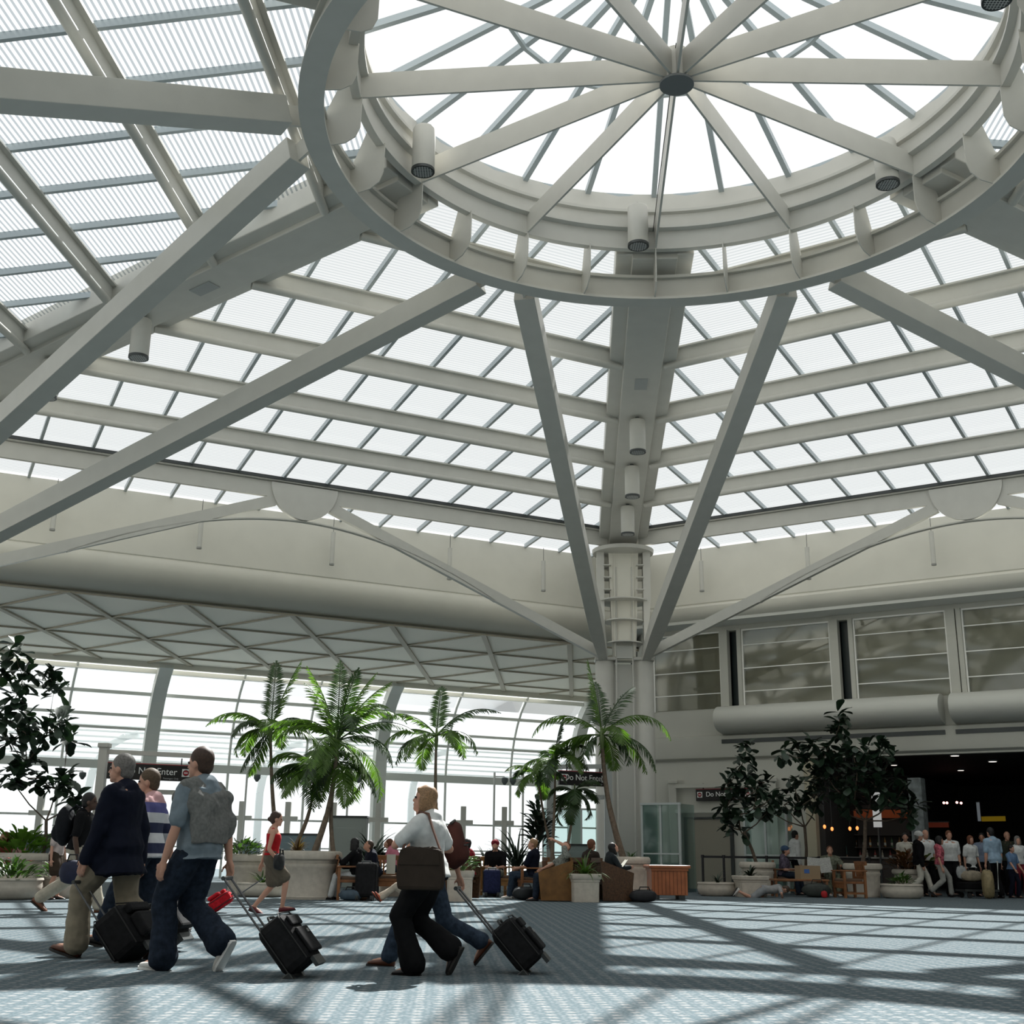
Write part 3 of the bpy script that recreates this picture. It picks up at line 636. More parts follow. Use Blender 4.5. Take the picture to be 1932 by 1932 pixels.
def specs(n,l0,l1,seed,e0=15,e1=75,upn=1):
    r=random.Random(seed); o=[]
    for i in range(n): o.append((360*i/n+r.uniform(-18,18),r.uniform(e0,e1),r.uniform(l0,l1),r.uniform(85,130)))
    for i in range(upn): o.append((r.uniform(0,360),r.uniform(76,88),l1*.85,r.uniform(15,35)))
    return o
Dp=planter(585,26.6,.69,.98,'large round stone planter with a thick rolled rim, palm trunks rising from it')
planter(478,28.6,.66,.90,'round stone planter half hidden by the grey-sweater man')
planter(497,27.7,.55,.30,'low stone bowl planter behind the woman in the red top','bowl')
planter(30,24.4,.58,.40,'low stone bowl planter of leafy plants at the far left','bowl')
A2=planter(45,27.2,.72,.86,'round stone planter carrying the big-leaved tree at the far left')
planter(118,25.2,.42,.42,'small stone bowl planter with red and white flowers','bowl')
planter(868,26.4,.30,.62,'square stone planter of flowers beside the walking women','square')
planter(740,29.0,.33,.42,'low square stone planter behind the person lying down','square')
planter(1102,27.0,.34,.58,'square stone planter holding a small fern palm','square')
Gp=planter(1188,31.4,.52,.95,'round stone planter with a rolled rim in front of the twin column')
planter(1350,32.6,.50,.34,'low stone bowl planter before the taupe door','bowl')
planter(1414,32.2,.42,.52,'square stone planter with dark spiky leaves','square')
Ip=planter(1428,34.0,.5,.86,'round stone planter under the slender rubber tree')
Jp=planter(1626,33.4,.52,.86,'round stone planter under the widest rubber tree')
planter(1697,32.6,.54,.36,'low stone bowl planter in front of the waiting crowd','bowl')
planter(1712,34.6,.45,.72,'round stone planter with red-leaved shrub near the crowd')
Kp=planter(1519,34.9,.42,.7,'stone planter behind the bench, forked rubber tree in it')
planter(820,30.5,.5,.8,'round stone planter hidden behind the white-shirt woman')
planter(1042,31.5,.45,.8,'round stone planter behind the wooden armchair')
# palms
V=Vector
palm(V((Dp.x+.05,Dp.y,.85)),H3(632,1412,26.6),specs(15,1.5,2.0,3,-25,62,0)+[(100,84,1.9,14),(200,74,1.8,22),(20,72,1.8,24),(320,78,1.7,20),(150,66,1.7,30),(350,62,1.8,35),(0,38,1.9,75),(180,40,1.9,80),(0,-30,1.3,50),(190,-35,1.2,45)],'tallest palm of the group with a full feathery crown under the lattice ceiling',tr=.055,seed=2,bend=.12)
palm(V((Dp.x+.5,Dp.y+.05,.85)),H3(634,1450,26.8),specs(6,1.1,1.4,12,-50,20,0),'slender palm trunk leaning beside the tallest palm, drooping fronds',tr=.04,seed=4,bend=-.1)
palm(V((Dp.x-.98,Dp.y+1.6,.85)),H3(507,1392,28.2),specs(9,1.1,1.6,8,5,50,0)+[(95,86,1.7,10),(20,76,1.8,15),(180,42,1.75,95),(200,-45,1.2,30),(160,-60,1.2,10)],'palm with an upright folded frond behind the woman in the red top',tr=.045,seed=6,bend=-.04)
palm(V((Dp.x-.55,Dp.y+.6,.85)),H3(590,1462,27.4),[(0,55,1.3,120),(20,30,1.2,110),(180,50,1.3,120),(200,20,1.2,100),(160,10,1.1,90),(340,10,1.3,95),(90,60,1.1,90),(270,40,1.1,110),(230,-10,1.2,70)],'shorter palm with broad drooping fronds beside the tallest palm',tr=.04,seed=9,wl=.42,bend=.15)
palm(V((XY(828,30.5).x,30.5,.75)),H3(820,1398,30.5),specs(6,1.2,1.5,20,-10,45,0)+[(8,52,1.9,75),(178,50,1.7,85),(185,25,1.7,105),(80,80,1.4,20)],'slender palm rising behind the white-shirt woman',tr=.045,seed=11,bend=-.05)
palm(V((Gp.x-.15,Gp.y,.85)),H3(1132,1392,31.2),specs(5,1.2,1.5,30,-20,35,0)+[(175,83,2.0,8),(35,66,1.8,38),(5,48,2.3,125),(178,45,2.2,115),(0,5,1.9,95),(15,-5,1.7,80),(170,5,1.6,70),(100,75,1.6,20)],'palm with long arching fronds in front of the twin column',tr=.065,seed=13,wl=.42,bend=-.12)
palm(V((XY(1040,31.5).x,31.5,.7)),H3(1045,1440,31.5),specs(9,1.0,1.4,40,0,70,1),'thin palm left of the twin column, crown below the arching palm',tr=.035,seed=15,wl=.28,bend=.02)
palm(V((XY(1062,31.7).x,31.6,.7)),H3(1082,1500,31.6),specs(9,.9,1.2,41,-40,55,0),'short dark palm crossing the sign among the palms',mat=PALMD,tr=.035,seed=16,wl=.3,bend=.03)
palm(V((XY(1048,31.9).x,31.9,.7)),H3(1013,1468,31.9),specs(8,.9,1.2,43,-50,60,0),'thin leaning palm at the glass wall edge left of the column',tr=.035,seed=17,wl=.26,bend=-.05)
# rubber trees (fiddle-shaped leaves)
def leaf(mb,p,d,L,W,up):
    d=d.normalized(); s=d.cross(up); 
    if s.length<.1: s=d.cross(Vector((1,0,0)))
    s.normalize(); n=s.cross(d)
    a=p; prof=[(0,.02),(.2,.22),(.45,.36),(.7,.5),(.88,.42),(1,.1)]
    vs=[]
    for f,w in prof:
        c=a+d*L*f-n*(L*.22*f*f)
        vs+= [c-s*W*w+n*W*w*.25,c,c+s*W*w+n*W*w*.25]
    fs=[]
    for i in range(len(prof)-1): k=i*3; fs+=[(k,k+1,k+4,k+3),(k+1,k+2,k+5,k+4)]
    mb.add(vs,fs)
def rosette(mb,c,rn,n,L,spread=.16):
    for i in range(n):
        az=rn.uniform(0,2*PI); el=rn.uniform(-.9,1.2); d=Vector((math.cos(az)*math.cos(el),math.sin(az)*math.cos(el),math.sin(el)))
        p=Vector(c)+Vector((rn.uniform(-1,1),rn.uniform(-1,1),rn.uniform(-1,1)))*spread
        l=L*rn.uniform(.7,1.15); leaf(mb,p,d,l,l*.62,Vector((0,0,1)))
def ficus(base,Y,fork,clusters,label,seed,L=.32,n=17,tr=.05):
    rn=random.Random(seed); base=Vector(base); root=empty('rubber_tree',base,0,label,'tree')
    fk=H3(*fork,Y)-base
    MB().tube([(0,0,0),fk*.5+Vector((.03,0,0)),fk],[tr,tr*.85,tr*.8],8).build('trunk',BARK,root,smooth=True)
    mb=MB(); lf=MB()
    cs=[H3(u,v,Y+rn.uniform(-.7,.7))-base for u,v in clusters]; cs.sort(key=lambda c:(c-fk).length); nodes=[fk]
    for i,c in enumerate(cs):
        q=min(nodes,key=lambda n_:(n_-c).length+.35*(n_-fk).length+(.0 if n_.z<c.z else .3)); nodes.append(c); w=tr*.5/(1+.5*(c-fk).length)
        MB().tube([q,q.lerp(c,.5)+Vector((0,0,-.06)),c],[w*1.3,w,w*.7],6).build('branch',BARK,root,smooth=True)
        rosette(lf,c,rn,n,L)
    lf.build('foliage',FIC,root,smooth='all'); return root
ficus((XY(82,27.2).x,27.2,.75),27.2,(86,1560),[(22,1240),(10,1275),(40,1290),(92,1290),(98,1312),(25,1330),(8,1360),(60,1372),(45,1395),(110,1375),(125,1400),(85,1395),(15,1410),(30,1470),(48,1450),(22,1488),(75,1480),(118,1482),(105,1500),(140,1520)],'big-leaved rubber tree at the far left, branches against the glass wall',3,.38,19,.045)
ficus((Ip.x,Ip.y,.75),34,(1403,1565),[(1405,1405),(1400,1430),(1385,1455),(1412,1460),(1378,1500),(1400,1500),(1425,1490),(1392,1530),(1365,1518),(1375,1548),(1440,1470),(1452,1500),(1447,1525),(1420,1520),(1370,1475),(1395,1560)],'slender rubber tree partly covering the wall sign',5,.34,17)
ficus((Kp.x,Kp.y,.6),34.9,(1517,1553),[(1452,1526),(1490,1495),(1495,1470),(1522,1500),(1545,1480),(1530,1465),(1478,1512),(1508,1515),(1540,1510)],'forked rubber tree behind the bench, one branch reaching left',8,.34,15)
ficus((Jp.x,Jp.y,.75),33.4,(1631,1540),[(1580,1345),(1578,1368),(1588,1390),(1560,1400),(1530,1398),(1500,1402),(1478,1415),(1515,1422),(1545,1430),(1575,1425),(1605,1412),(1635,1408),(1662,1398),(1672,1420),(1645,1430),(1615,1440),(1590,1455),(1560,1460),(1665,1450),(1690,1460),(1640,1465),(1612,1475),(1585,1490),(1660,1480),(1700,1485),(1722,1505),(1680,1505),(1640,1500),(1610,1508),(1580,1515),(1712,1530),(1560,1440),(1625,1455),(1545,1450)],'widest rubber tree with a dense dark crown before the food court',11,.36,17,.06)
def bush(u,Y,z,r,h,label,mat,seed,n=90,L=.16,flowers=None,name='leafy_plant'):
    rn=random.Random(seed); p=XY(u,Y); root=empty(name,(p.x,p.y,z),0,label,'plant'); lf=MB()
    for i in range(n):
        a=rn.uniform(0,2*PI); rr=r*math.sqrt(rn.random()); zz=rn.random()**.7*h*(1-.5*(rr/r)**2)
        d=Vector((math.cos(a)*rr/r,math.sin(a)*rr/r,rn.uniform(.1,1.1))); l=L*rn.uniform(.6,1.3); leaf(lf,Vector((rr*math.cos(a)*.8,rr*math.sin(a)*.8,zz*.75)),d,l,l*.5,Vector((0,0,1)))
    lf.build('foliage',mat,root,smooth='all')
    mb=MB()
    for i in range(6): a=i; mb.tube([(0,0,-.1),(math.cos(a)*r*.4,math.sin(a)*r*.4,h*.6)],.008,4)
    mb.build('stems',BARK,root)
    if flowers:
        for i in range(flowers):
            a=rn.uniform(0,2*PI); rr=r*math.sqrt(rn.random())*.9; c=(rr*math.cos(a),rr*math.sin(a),h*rn.uniform(.6,1.0)); f=MB()
            for k in range(5): b=k*1.257; leaf(f,Vector(c),Vector((math.cos(b),math.sin(b),.4)),.06,.05,Vector((0,0,1)))
            f.build('flower',FLR if i%3 else FLW,root)
def strap(u,Y,z,n,L,label,mat,seed,e0=30,e1=85,W=.03):
    """arching strap or feather leaves from one point"""
    rn=random.Random(seed); p=XY(u,Y); root=empty('spiky_plant',(p.x,p.y,z),0,label,'plant'); mb=MB()
    for i in range(n):
        az=rn.uniform(0,2*PI); e=R(rn.uniform(e0,e1)); q=Vector((0,0,0)); d=Vector((math.cos(az),math.sin(az),0)); s=Vector((-d.y,d.x,0)); l=L*rn.uniform(.6,1.1); vs=[]
        for k in range(7):
            w=W*(1-(k/6)**2)+.002; vs+= [q-s*w,q+s*w]; e2=e-(k/6)**1.3*1.3; q=q+(d*math.cos(e2)+Vector((0,0,math.sin(e2))))*l/6
        mb.add(vs,[(2*k,2*k+1,2*k+3,2*k+2) for k in range(6)])
    mb.build('leaves',mat,root); MB().lathe([(.05,-.12),(.03,.05)],8).build('stem',BARK,root)
bush(28,24.4,.36,.55,.42,'low leafy flowering plants in the bowl at the far left',BUSH,1,170,.17,9)
bush(42,27.2,.80,.68,.62,'bright green broad-leaved plants under the big-leaved tree',leafmat('bright_leaf',(.10,.20,.03),.3),2,190,.26)
bush(118,25.2,.38,.42,.42,'red and white flowering plant in the small bowl',BUSH,3,120,.15,12)
bush(455,28.4,.85,.6,.4,'dense low green plants behind the grey-sweater man',BUSH,4,170,.15)
bush(868,26.4,.58,.36,.62,'trailing flowering plant by the dark wicker chair',BUSH,5,120,.16,9)
bush(1712,34.6,.68,.55,.6,'red-tinged croton shrub near the crowd',leafmat('croton_leaf',(.12,.05,.02),.2),6,150,.22)
bush(1735,35.2,.68,.5,.7,'dark green croton shrub touching the first person of the crowd',leafmat('croton_green',(.06,.09,.02),.2),7,130,.22)
bush(1697,32.6,.33,.35,.3,'small tufted plant in the bowl before the crowd',BUSH,8,90,.13)
strap(1102,27,.54,46,.75,'feathery fern palm in the square planter',leafmat('fern_green',(.07,.13,.03),.3),9,15,80,.022)
strap(1414,32.2,.5,26,.5,'dark bromeliad with spiky leaves in a square planter',FIC,10,20,75,.03)
strap(1352,32.6,.3,22,.42,'small agave-like plant in the bowl before the door',FIC,11,30,85,.02)
strap(497,27.7,.26,30,.6,'spiky grass plant in the low bowl behind the red-top woman',BUSH,12,15,70,.02)
strap(560,26.9,.9,40,.55,'copper-leaved spiky plant at the foot of the palm trunks',leafmat('copper_leaf',(.12,.07,.03),.2),13,30,85,.02)
strap(918,33,.1,46,1.5,'tall dark feathery plant behind the seated man in the cap',FIC,14,35,88,.03)
strap(975,34,.5,50,1.55,'tall dark palm-like plant behind the man in the jersey',FIC,15,30,88,.035)
strap(700,34,.6,44,1.4,'dark-leaved bird-of-paradise plant behind the pink-shirt woman',FIC,16,35,85,.05)
strap(1190,31.4,.85,24,.4,'low grassy plant around the arching palm trunk',BUSH,17,25,80,.02)
bush(1015,33.5,1.1,.32,1.6,'narrow column of drooping dark leaves left of the sign',FIC,18,150,.3)
bush(915,33.4,.3,.5,.5,'bright low shrub behind the seated man in the cap',BUSH,19,120,.16)
bush(700,33.6,.5,.6,.5,'clump of broad dark leaves behind the seated pair',FIC,20,90,.3)
# ================================================================ FOOD COURT (through the opening)
EM=lambda n,c,s:M(n,c,.5,emit=(c,s))
SHP=XY(1628,40.6); sh=empty('store_shelf',tuple(SHP),R(-12),'dark store display shelving with orange fascia and rows of bottles','shelf')
SHD=M('shelf_dark',(.05,.04,.035),.6)
MB().box((0,.2,1.35),(3.1,.06,2.7)).build('back_panel',SHD,sh)
for z in(.5,.95,1.35,1.75): MB().box((0,0,z),(3.1,.4,.04)).build('shelf_board',SHD,sh)
MB().box((0,-.05,2.42),(3.2,.1,.26)).build('orange_fascia',M('orange_fascia',(.30,.055,.01),.5,emit=((.4,.07,.01),.12)),sh)
bc=[(.25,.03,.03),(.05,.12,.05),(.4,.35,.28),(.3,.14,.03)]; b0=None
for i in range(26):
    x=-1.45+.115*i+rnd.uniform(-.02,.02); z=1.37 if i%2 else .97
    p=SHP+Vector((x*.978,-x*.208,z))
    if i<4:
        r=empty('wine_bottle',p,0,None,'bottle','bottles on the store shelves'); MB().lathe([(.038,0),(.038,.19),(.014,.24),(.014,.31)],10).build('glass_body',M('bottle_%d'%i,bc[i],.15),r,smooth=True); MB().lathe([(.0385,.05),(.0385,.14)],10).build('paper_label',M('paper_white',(.6,.58,.5),.8),r); protos=(protos if i else [])+[r]
    else: r=copy_tree(protos[i%4],p)
    r['label']='%s bottle on the %s store shelf under the orange fascia'%(['red','green','cream','amber'][i%4],'upper' if i%2 else 'lower')
for i,(u,v) in enumerate(((1559,1552),(1573,1556),(1607,1555),(1621,1554))):
    p=XY(u,37.5); z=pz(v,37.5); lb=['first glowing orange pendant lamp over the store counter, nearest the forked tree','second glowing orange pendant lamp over the store counter','third glowing orange pendant lamp, just before the broad tree trunk','fourth glowing orange pendant lamp, touching the broad tree trunk'][i]
    if i==0:
        pl=empty('pendant_lamp',(p.x,p.y,z),0,lb,'lamp','orange pendant lamps in the store'); MB().ico((0,0,0),.045,2,1,1,1.4).build('glass_shade',EM('orange_glow',(1,.30,.08),2.2),pl,smooth='all'); MB().lathe([(.006,.06),(.006,4.13-z)],6).build('cord',DARKG,pl)
    else: copy_tree(pl,(p.x,p.y,z),0,lb)
ct=empty('service_counter',tuple(XY(1625,38.6)),R(-12),'dark service counter in front of the store shelving','counter')
MB().box((0,0,.5),(3.0,.6,1.0)).build('counter_body',SHD,ct); MB().box((0,0,1.02),(3.15,.75,.05)).build('counter_top',M('counter_top_grey',(.2,.19,.18),.4),ct)
for i,(u,v,Y,w) in enumerate(((1819,1434,37,.3),(1891,1456,39,.3),(1828,1468,43,.26),(1700,1438,41,.24))):
    p=XY(u,Y); o=empty('recessed_downlight',(p.x,p.y,4.04),0,['lit downlight nearest the opening of the food court','lit downlight further along the food court ceiling','dim downlight deep in the food court','dim downlight above the widest rubber tree'][i],'light','food court downlights')
    MB().lathe([(w*.5,0),(w*.5,.03),(w*.42,.05)],20).build('trim_ring',M('downlight_ring',(.5,.5,.5),.4),o); MB().lathe([(w*.4,-.01),(w*.4,.01)],20).build('lens',EM('downlight_glow',(1,.93,.85),1.6 if i<2 else .3),o)
for i,(u,v) in enumerate(((1790,1504),(1796,1504),(1815,1503),(1823,1504))):
    p=XY(u,45); o=MB().ico((p.x,p.y,pz(v,45)),.05,1).build('indicator_light',EM('red_glow',(1,.45,.4),5)); tag(o,'tiny glowing light in a row high inside the dark food court','light','small glowing lights in the dark food court')
def shop_sign(u,v,Y,w,h,col,label,em=.5,rx=0):
    p=XY(u,Y); o=empty('shop_sign',(p.x,p.y,pz(v,Y)),azR+R(rx),label,'sign'); MB().box((0,0,0),(w,.08,h)).build('panel',M('sign_col_%d%d'%(u,v),col,.5,emit=(col,em)),o); MB().box((0,.02,h/2+.02),(w+.04,.1,.03)).build('sign_frame',DARKG,o)
shop_sign(1882,1533,42,.85,.16,(.30,.19,.01),'small yellow lit sign hanging in the dark food court',.35,-20)
shop_sign(1772,1546,41,.8,.16,(.22,.03,.01),'dull red-orange lit sign behind the waiting crowd',.12)
shop_sign(1855,1520,42,.09,.62,(.30,.33,.36),'narrow pale vertical sign beside the yellow sign',.3)
pl_=empty('stone_pillar',tuple(R_(7.72,TW+.5,0)),azR,'grey textured pillar at the food court opening behind the broad tree','pillar')
MB().box((0,0,1.7),(.40,.5,3.3)).build('pillar_shaft',M('pillar_grey',(.16,.18,.18),.8,noise_amt=.35,scale=7),pl_,bevel=.02); MB().box((0,0,.12),(.5,.6,.24)).build('pillar_plinth',M('pillar_plinth',(.09,.10,.10),.7),pl_)
ws=empty('white_signboard',tuple(R_(6.35,TW+.9,2.45)),azR,'bright white upright signboard behind the widest rubber tree','sign')
MB().box((0,0,0),(.25,.06,1.05)).build('board',M('board_white',(.7,.7,.68),.6,emit=((.7,.7,.7),.35)),ws); MB().box((0,.04,-1.5),(.05,.05,1.9)).build('board_post',DARKG,ws)
jp=empty('trim_pilaster',tuple(R_(4.62,TW-.05,0)),azR); S(jp); MB().box((0,0,2.0),(.3,.3,4.0)).build('pilaster',M('pilaster_tan',(.42,.38,.28),.6),jp)

# ================================================================ SEATS, TABLES, BINS
WOOD=M('teak',(.22,.09,.035),.45,noise_amt=.3,scale=5); WOODD=M('dark_wicker',(.075,.035,.015),.6,noise_amt=.4,scale=26,bump=.5); RED_WOOD=M('cherry_wood',(.33,.10,.035),.4,noise_amt=.2,scale=4)
def wood_chair(p,rz,label,mat=WOOD,solid=False):
    o=empty('armchair',p,rz,label,'armchair')
    for sx in(-1,1):
        if solid: MB().prism([(sx*.33,-.32,.02),(sx*.33,.34,.02),(sx*.33,.40,.60),(sx*.33,-.36,.86)],(sx*.05,0,0)).build('side_panel',mat,o)
        else:
            MB().box((sx*.31,-.28,.33),(.06,.06,.66)).build('leg',mat,o); MB().box((sx*.31,.28,.33),(.06,.06,.66)).build('leg',mat,o)
            MB().box((sx*.31,0,.67),(.09,.68,.035)).build('armrest',mat,o,bevel=.01); MB().box((sx*.31,0,.12),(.04,.5,.05)).build('side_rail',mat,o)
    MB().box((0,.02,.38),(.6,.58,.06)).build('seat',mat,o,bevel=.01); MB().box((0,.28,.3),(.6,.03,.12)).build('front_rail',mat,o)
    b=MB(); b.box((0,-.33,.86),(.64,.05,.10),rx=R(-8)).box((0,-.30,.5),(.6,.04,.06),rx=R(-8))
    for i in range(7): b.box((-.24+.08*i,-.315,.67),(.04,.025,.32),rx=R(-8))
    b.build('backrest',mat,o)
    MB().box((0,.03,.44),(.56,.54,.08)).build('cushion',M('cushion_brown',(.12,.075,.05),.9),o,bevel=.03)
    return o
wood_chair(XY(735,28.2),R(180),'teak armchair with a white paper on its back, below the pink-shirt person')
c=XY(748,27.9); o=MB().box((c.x-.12,c.y-.02,.72),(.2,.015,.42)).build('paper_sheet',M('paper_white')); tag(o,'white paper sheet hanging over the teak armchair','paper')
wood_chair(XY(665,26.4),R(-80),'teak armchair under the person in white trousers')
wood_chair(XY(868,27.6),R(70),'dark wicker armchair holding the person in the red sleeve',WOODD,True)
wood_chair(XY(938,30.3),R(200),'light teak armchair under the seated man in the cap',M('light_teak',(.30,.15,.05),.5,noise_amt=.2,scale=5))
wood_chair(XY(1003,28.4),R(100),'teak armchair under the man in the jersey')
wood_chair(XY(1046,27.3),R(95),'tall solid-sided brown armchair with a sleeping person leaning on it',M('brown_panel',(.16,.075,.02),.5,noise_amt=.3,scale=5),True)
wood_chair(XY(1118,28.4),R(-60),'brown armchair under the man in the brown sweater',WOODD,True)
wood_chair(XY(1152,27.6),R(-75),'brown armchair under the black-haired woman',WOODD,True)
wood_chair(XY(1480,34.6),R(-100),'teak armchair under the man in the blue cap')
wood_chair(XY(1566,34.4),R(160),'teak armchair under the person in camouflage')
wood_chair(XY(1600,32.4),R(100),'empty teak armchair beside the broad tree planter')
def bin_():
    p=XY(1257,29.3); o=empty('wooden_bin',p,R(3),'reddish wooden bin with an overhanging top and black feet','bin')
    MB().box((0,0,.40),(.84,.7,.60)).build('body',RED_WOOD,o,bevel=.01); MB().box((0,0,.735),(.98,.84,.07)).build('top',RED_WOOD,o,bevel=.02); MB().box((0,0,.675),(.88,.76,.06)).build('cornice',RED_WOOD,o)
    for sx in(-1,1):
        for sy in(-1,1): MB().box((sx*.3,sy*.25,.05),(.12,.12,.1)).build('foot',DARKG,o)
    mb=MB()
    for i in range(9): mb.box((-.36+.09*i,-.352,.40),(.008,.006,.56))
    mb.build('board_grooves',M('groove_dark',(.1,.03,.012),.7),o)
bin_()
bn=empty('coffee_table',XY(1505,32.8),0,'long low teak table in front of the man in the blue cap','table')
MB().box((0,0,.42),(1.45,.6,.05)).build('table_top',WOOD,bn,bevel=.01)
for sx in(-1,1):
    for sy in(-1,1): MB().box((sx*.66,sy*.25,.2),(.06,.06,.4)).build('leg',WOOD,bn)
    MB().box((sx*.66,0,.12),(.04,.5,.05)).build('rail',WOOD,bn)
box_=empty('cardboard_box',XY(1522,32.8)+Vector((0,0,.445)),R(8),'open brown carton with a blue mark on the teak table','box'); MB().box((0,0,.17),(.55,.4,.34)).build('carton',M('carton',(.28,.2,.12),.8),box_); MB().box((-.1,-.205,.2),(.14,.006,.1)).build('blue_mark',M('mark_blue',(.05,.12,.35),.6),box_)
def bag(p,rz,sx,sy,sz,col,label,name='duffel_bag',cat='bag',trim=None):
    o=empty(name,p,rz,label,cat); n=16; mb=MB(); prof=[]
    for i in range(9):
        f=i/8; y=-sx/2+sx*f; k=math.sin(PI*min(.999,max(.001,f)))**.28
        prof.append((y,k))
    vs=[];fs=[]
    for y,k in prof:
        for j in range(n):
            a=2*PI*j/n; cx=math.copysign(abs(math.cos(a))**.55,math.cos(a)); cz=math.copysign(abs(math.sin(a))**.55,math.sin(a)); vs.append((y,cx*sy/2*k,sz/2+cz*sz/2*k))
    for i in range(8):
        for j in range(n): fs.append((i*n+j,i*n+(j+1)%n,(i+1)*n+(j+1)%n,(i+1)*n+j))
    fs.append(tuple(range(n-1,-1,-1))); fs.append(tuple(8*n+j for j in range(n)))
    mb.add(vs,fs).build('body',M('bag_%s'%label[:10].replace(' ','_'),col,.6,noise_amt=.2,scale=12),o,smooth='all')
    MB().tube([(-sx*.22,-sy*.3,sz*.85),(-sx*.15,-sy*.25,sz*1.22),(sx*.15,-sy*.25,sz*1.22),(sx*.22,-sy*.3,sz*.85)],.014,6).build('handle',M('strap_black',(.01,.01,.01),.6),o)
    MB().box((0,0,sz*.985),(sx*.7,.015,.012)).build('zip',trim or DARKG,o); return o
bag(XY(1212,27.2),R(10),.62,.34,.26,(.012,.012,.014),'shiny black bag on the floor between the reader and the wooden bin')
bag(XY(1537,32.4),R(0),.75,.4,.36,(.03,.035,.03),'dark green-black duffel under the teak table')
bag(XY(1551,32.0),R(0),.16,.14,.18,(.4,.01,.015),'small red pouch on the floor beside the dark duffel')
bag(XY(990,27.6),R(20),.55,.35,.28,(.012,.014,.016),'dark backpack on the floor at the jersey man\'s feet')
bag(XY(665,26.0),R(0),.5,.3,.22,(.05,.08,.11),'slate blue bag under the seated person in white trousers')
bag(XY(688,26.2),R(0),.3,.25,.22,(.25,.14,.08),'brown patterned bag behind the black suitcase')
def suitcase(p,rz,label,w=.38,d=.24,h=.52,col=(.012,.012,.013),tilt=0,hl=.42,name='rolling_suitcase',acc=(.25,.25,.26),bulge=.06):
    o=empty(name,p,0,label,'suitcase'); o.rotation_euler=(-tilt,0,rz)
    m=M('luggage_%.3f_%.3f'%(col[0],col[2]),col,.75,noise_amt=.25,scale=25,bump=.2,spec=.12); wz=.07
    b=MB().box((0,0,wz+h/2),(w,d,h)).build('shell',m,o,bevel=.065)
    f=MB(); f.box((0,-d/2-bulge/2,wz+h*.36),(w*.8,bulge,h*.52)).build('front_pocket',m,o,bevel=.025)
    MB().box((0,-d/2-bulge*.3,wz+h*.78),(w*.76,bulge*.8,h*.2)).build('upper_pocket',m,o,bevel=.02)
    pp=MB(); t=MB()
    for y in(-d/2+.03,d/2-.05):
        pts=[(-w/2-.004,y,wz+.03),(-w/2-.004,y,wz+h-.04),(-w/2+.04,y,wz+h+.004),(w/2-.04,y,wz+h+.004),(w/2+.004,y,wz+h-.04),(w/2+.004,y,wz+.03)]; t.tube(pts,.006,5)
    t.build('piping',M('strap_black',(.01,.01,.01),.6),o)
    for sx in(-1,1):
        MB().box((sx*w*.36,d/2-.01,.06),(.07,.09,.09)).build('wheel_housing',DARKG,o,bevel=.01)
        MB().tube([(sx*w*.36-.016,d/2+.01,.036),(sx*w*.36+.016,d/2+.01,.036)],.036,14).build('wheel',M('rubber',(.02,.02,.02),.7),o)
        MB().tube([(sx*.085,d/2-.03,wz+h-.03),(sx*.085,d/2-.03,wz+h+hl)],.009,8).build('handle_tube',M('handle_steel',(.12,.12,.125),.35,.8),o)
    MB().tube([(-.1,d/2-.03,wz+h+hl),(.1,d/2-.03,wz+h+hl)],.017,10).build('grip',DARKG,o)
    MB().tube([(-.09,0,wz+h),(-.07,0,wz+h+.035),(.07,0,wz+h+.035),(.09,0,wz+h)],.012,6).build('top_handle',DARKG,o)
    MB().box((0,-d/2+.02,.05),(w*.6,.03,.08)).build('stand_foot',DARKG,o)
    MB().box((w*.15,-d/2-bulge-.004,wz+h*.5),(.05,.006,.03)).build('badge',M('badge_silver',acc,.3,.7),o)
    return o
suitcase(XY(694,26.0),R(170),'upright black suitcase standing beside the seated person in white trousers',.44,.28,.68,hl=.03)
suitcase(XY(928,29.4),R(185),'dark blue suitcase between the knees of the man in the cap',.4,.26,.55,col=(.02,.025,.07),hl=.03)
# ================================================================ PEOPLE
SKIN=M('skin_fair',(.50,.27,.19),.5,spec=.35); SKIND=M('skin_dark',(.07,.035,.022),.45); SKINT=M('skin_tan',(.33,.16,.10),.5)
def remesh(ob,vox,it=4,f=.5,disp=None):
    m=ob.modifiers.new('surface','REMESH'); m.mode='VOXEL'; m.voxel_size=vox; m.use_smooth_shade=True
    if it: s=ob.modifiers.new('smooth','SMOOTH'); s.factor=f; s.iterations=it
    if disp:
        if 'folds' not in bpy.data.textures:
            t=bpy.data.textures.new('folds','CLOUDS'); t.noise_scale=.16; t.noise_depth=2
        d=ob.modifiers.new('folds','DISPLACE'); d.texture=bpy.data.textures['folds']; d.strength=disp; d.mid_level=.5; d.texture_coords='LOCAL'
    return ob
def caps(mb,pts,rs,n=12):
    pts=[Vector(p) for p in pts]; mb.tube(pts,rs,n)
    for p,r in zip(pts,rs): mb.ico(p,r*1.0,2)
def ik(a,b,l1,l2,pole):
    a=Vector(a);b=Vector(b);d=b-a;L=d.length
    if L>(l1+l2)*.995: b=a+d*((l1+l2)*.995/L); d=b-a; L=d.length
    x=(l1*l1-l2*l2+L*L)/(2*L); h=math.sqrt(max(0,l1*l1-x*x)); u=d/L; p=Vector(pole); p=p-u*p.dot(u)
    if p.length<1e-4: p=Vector((0,1,0))
    return a+u*x+p.normalized()*h,b
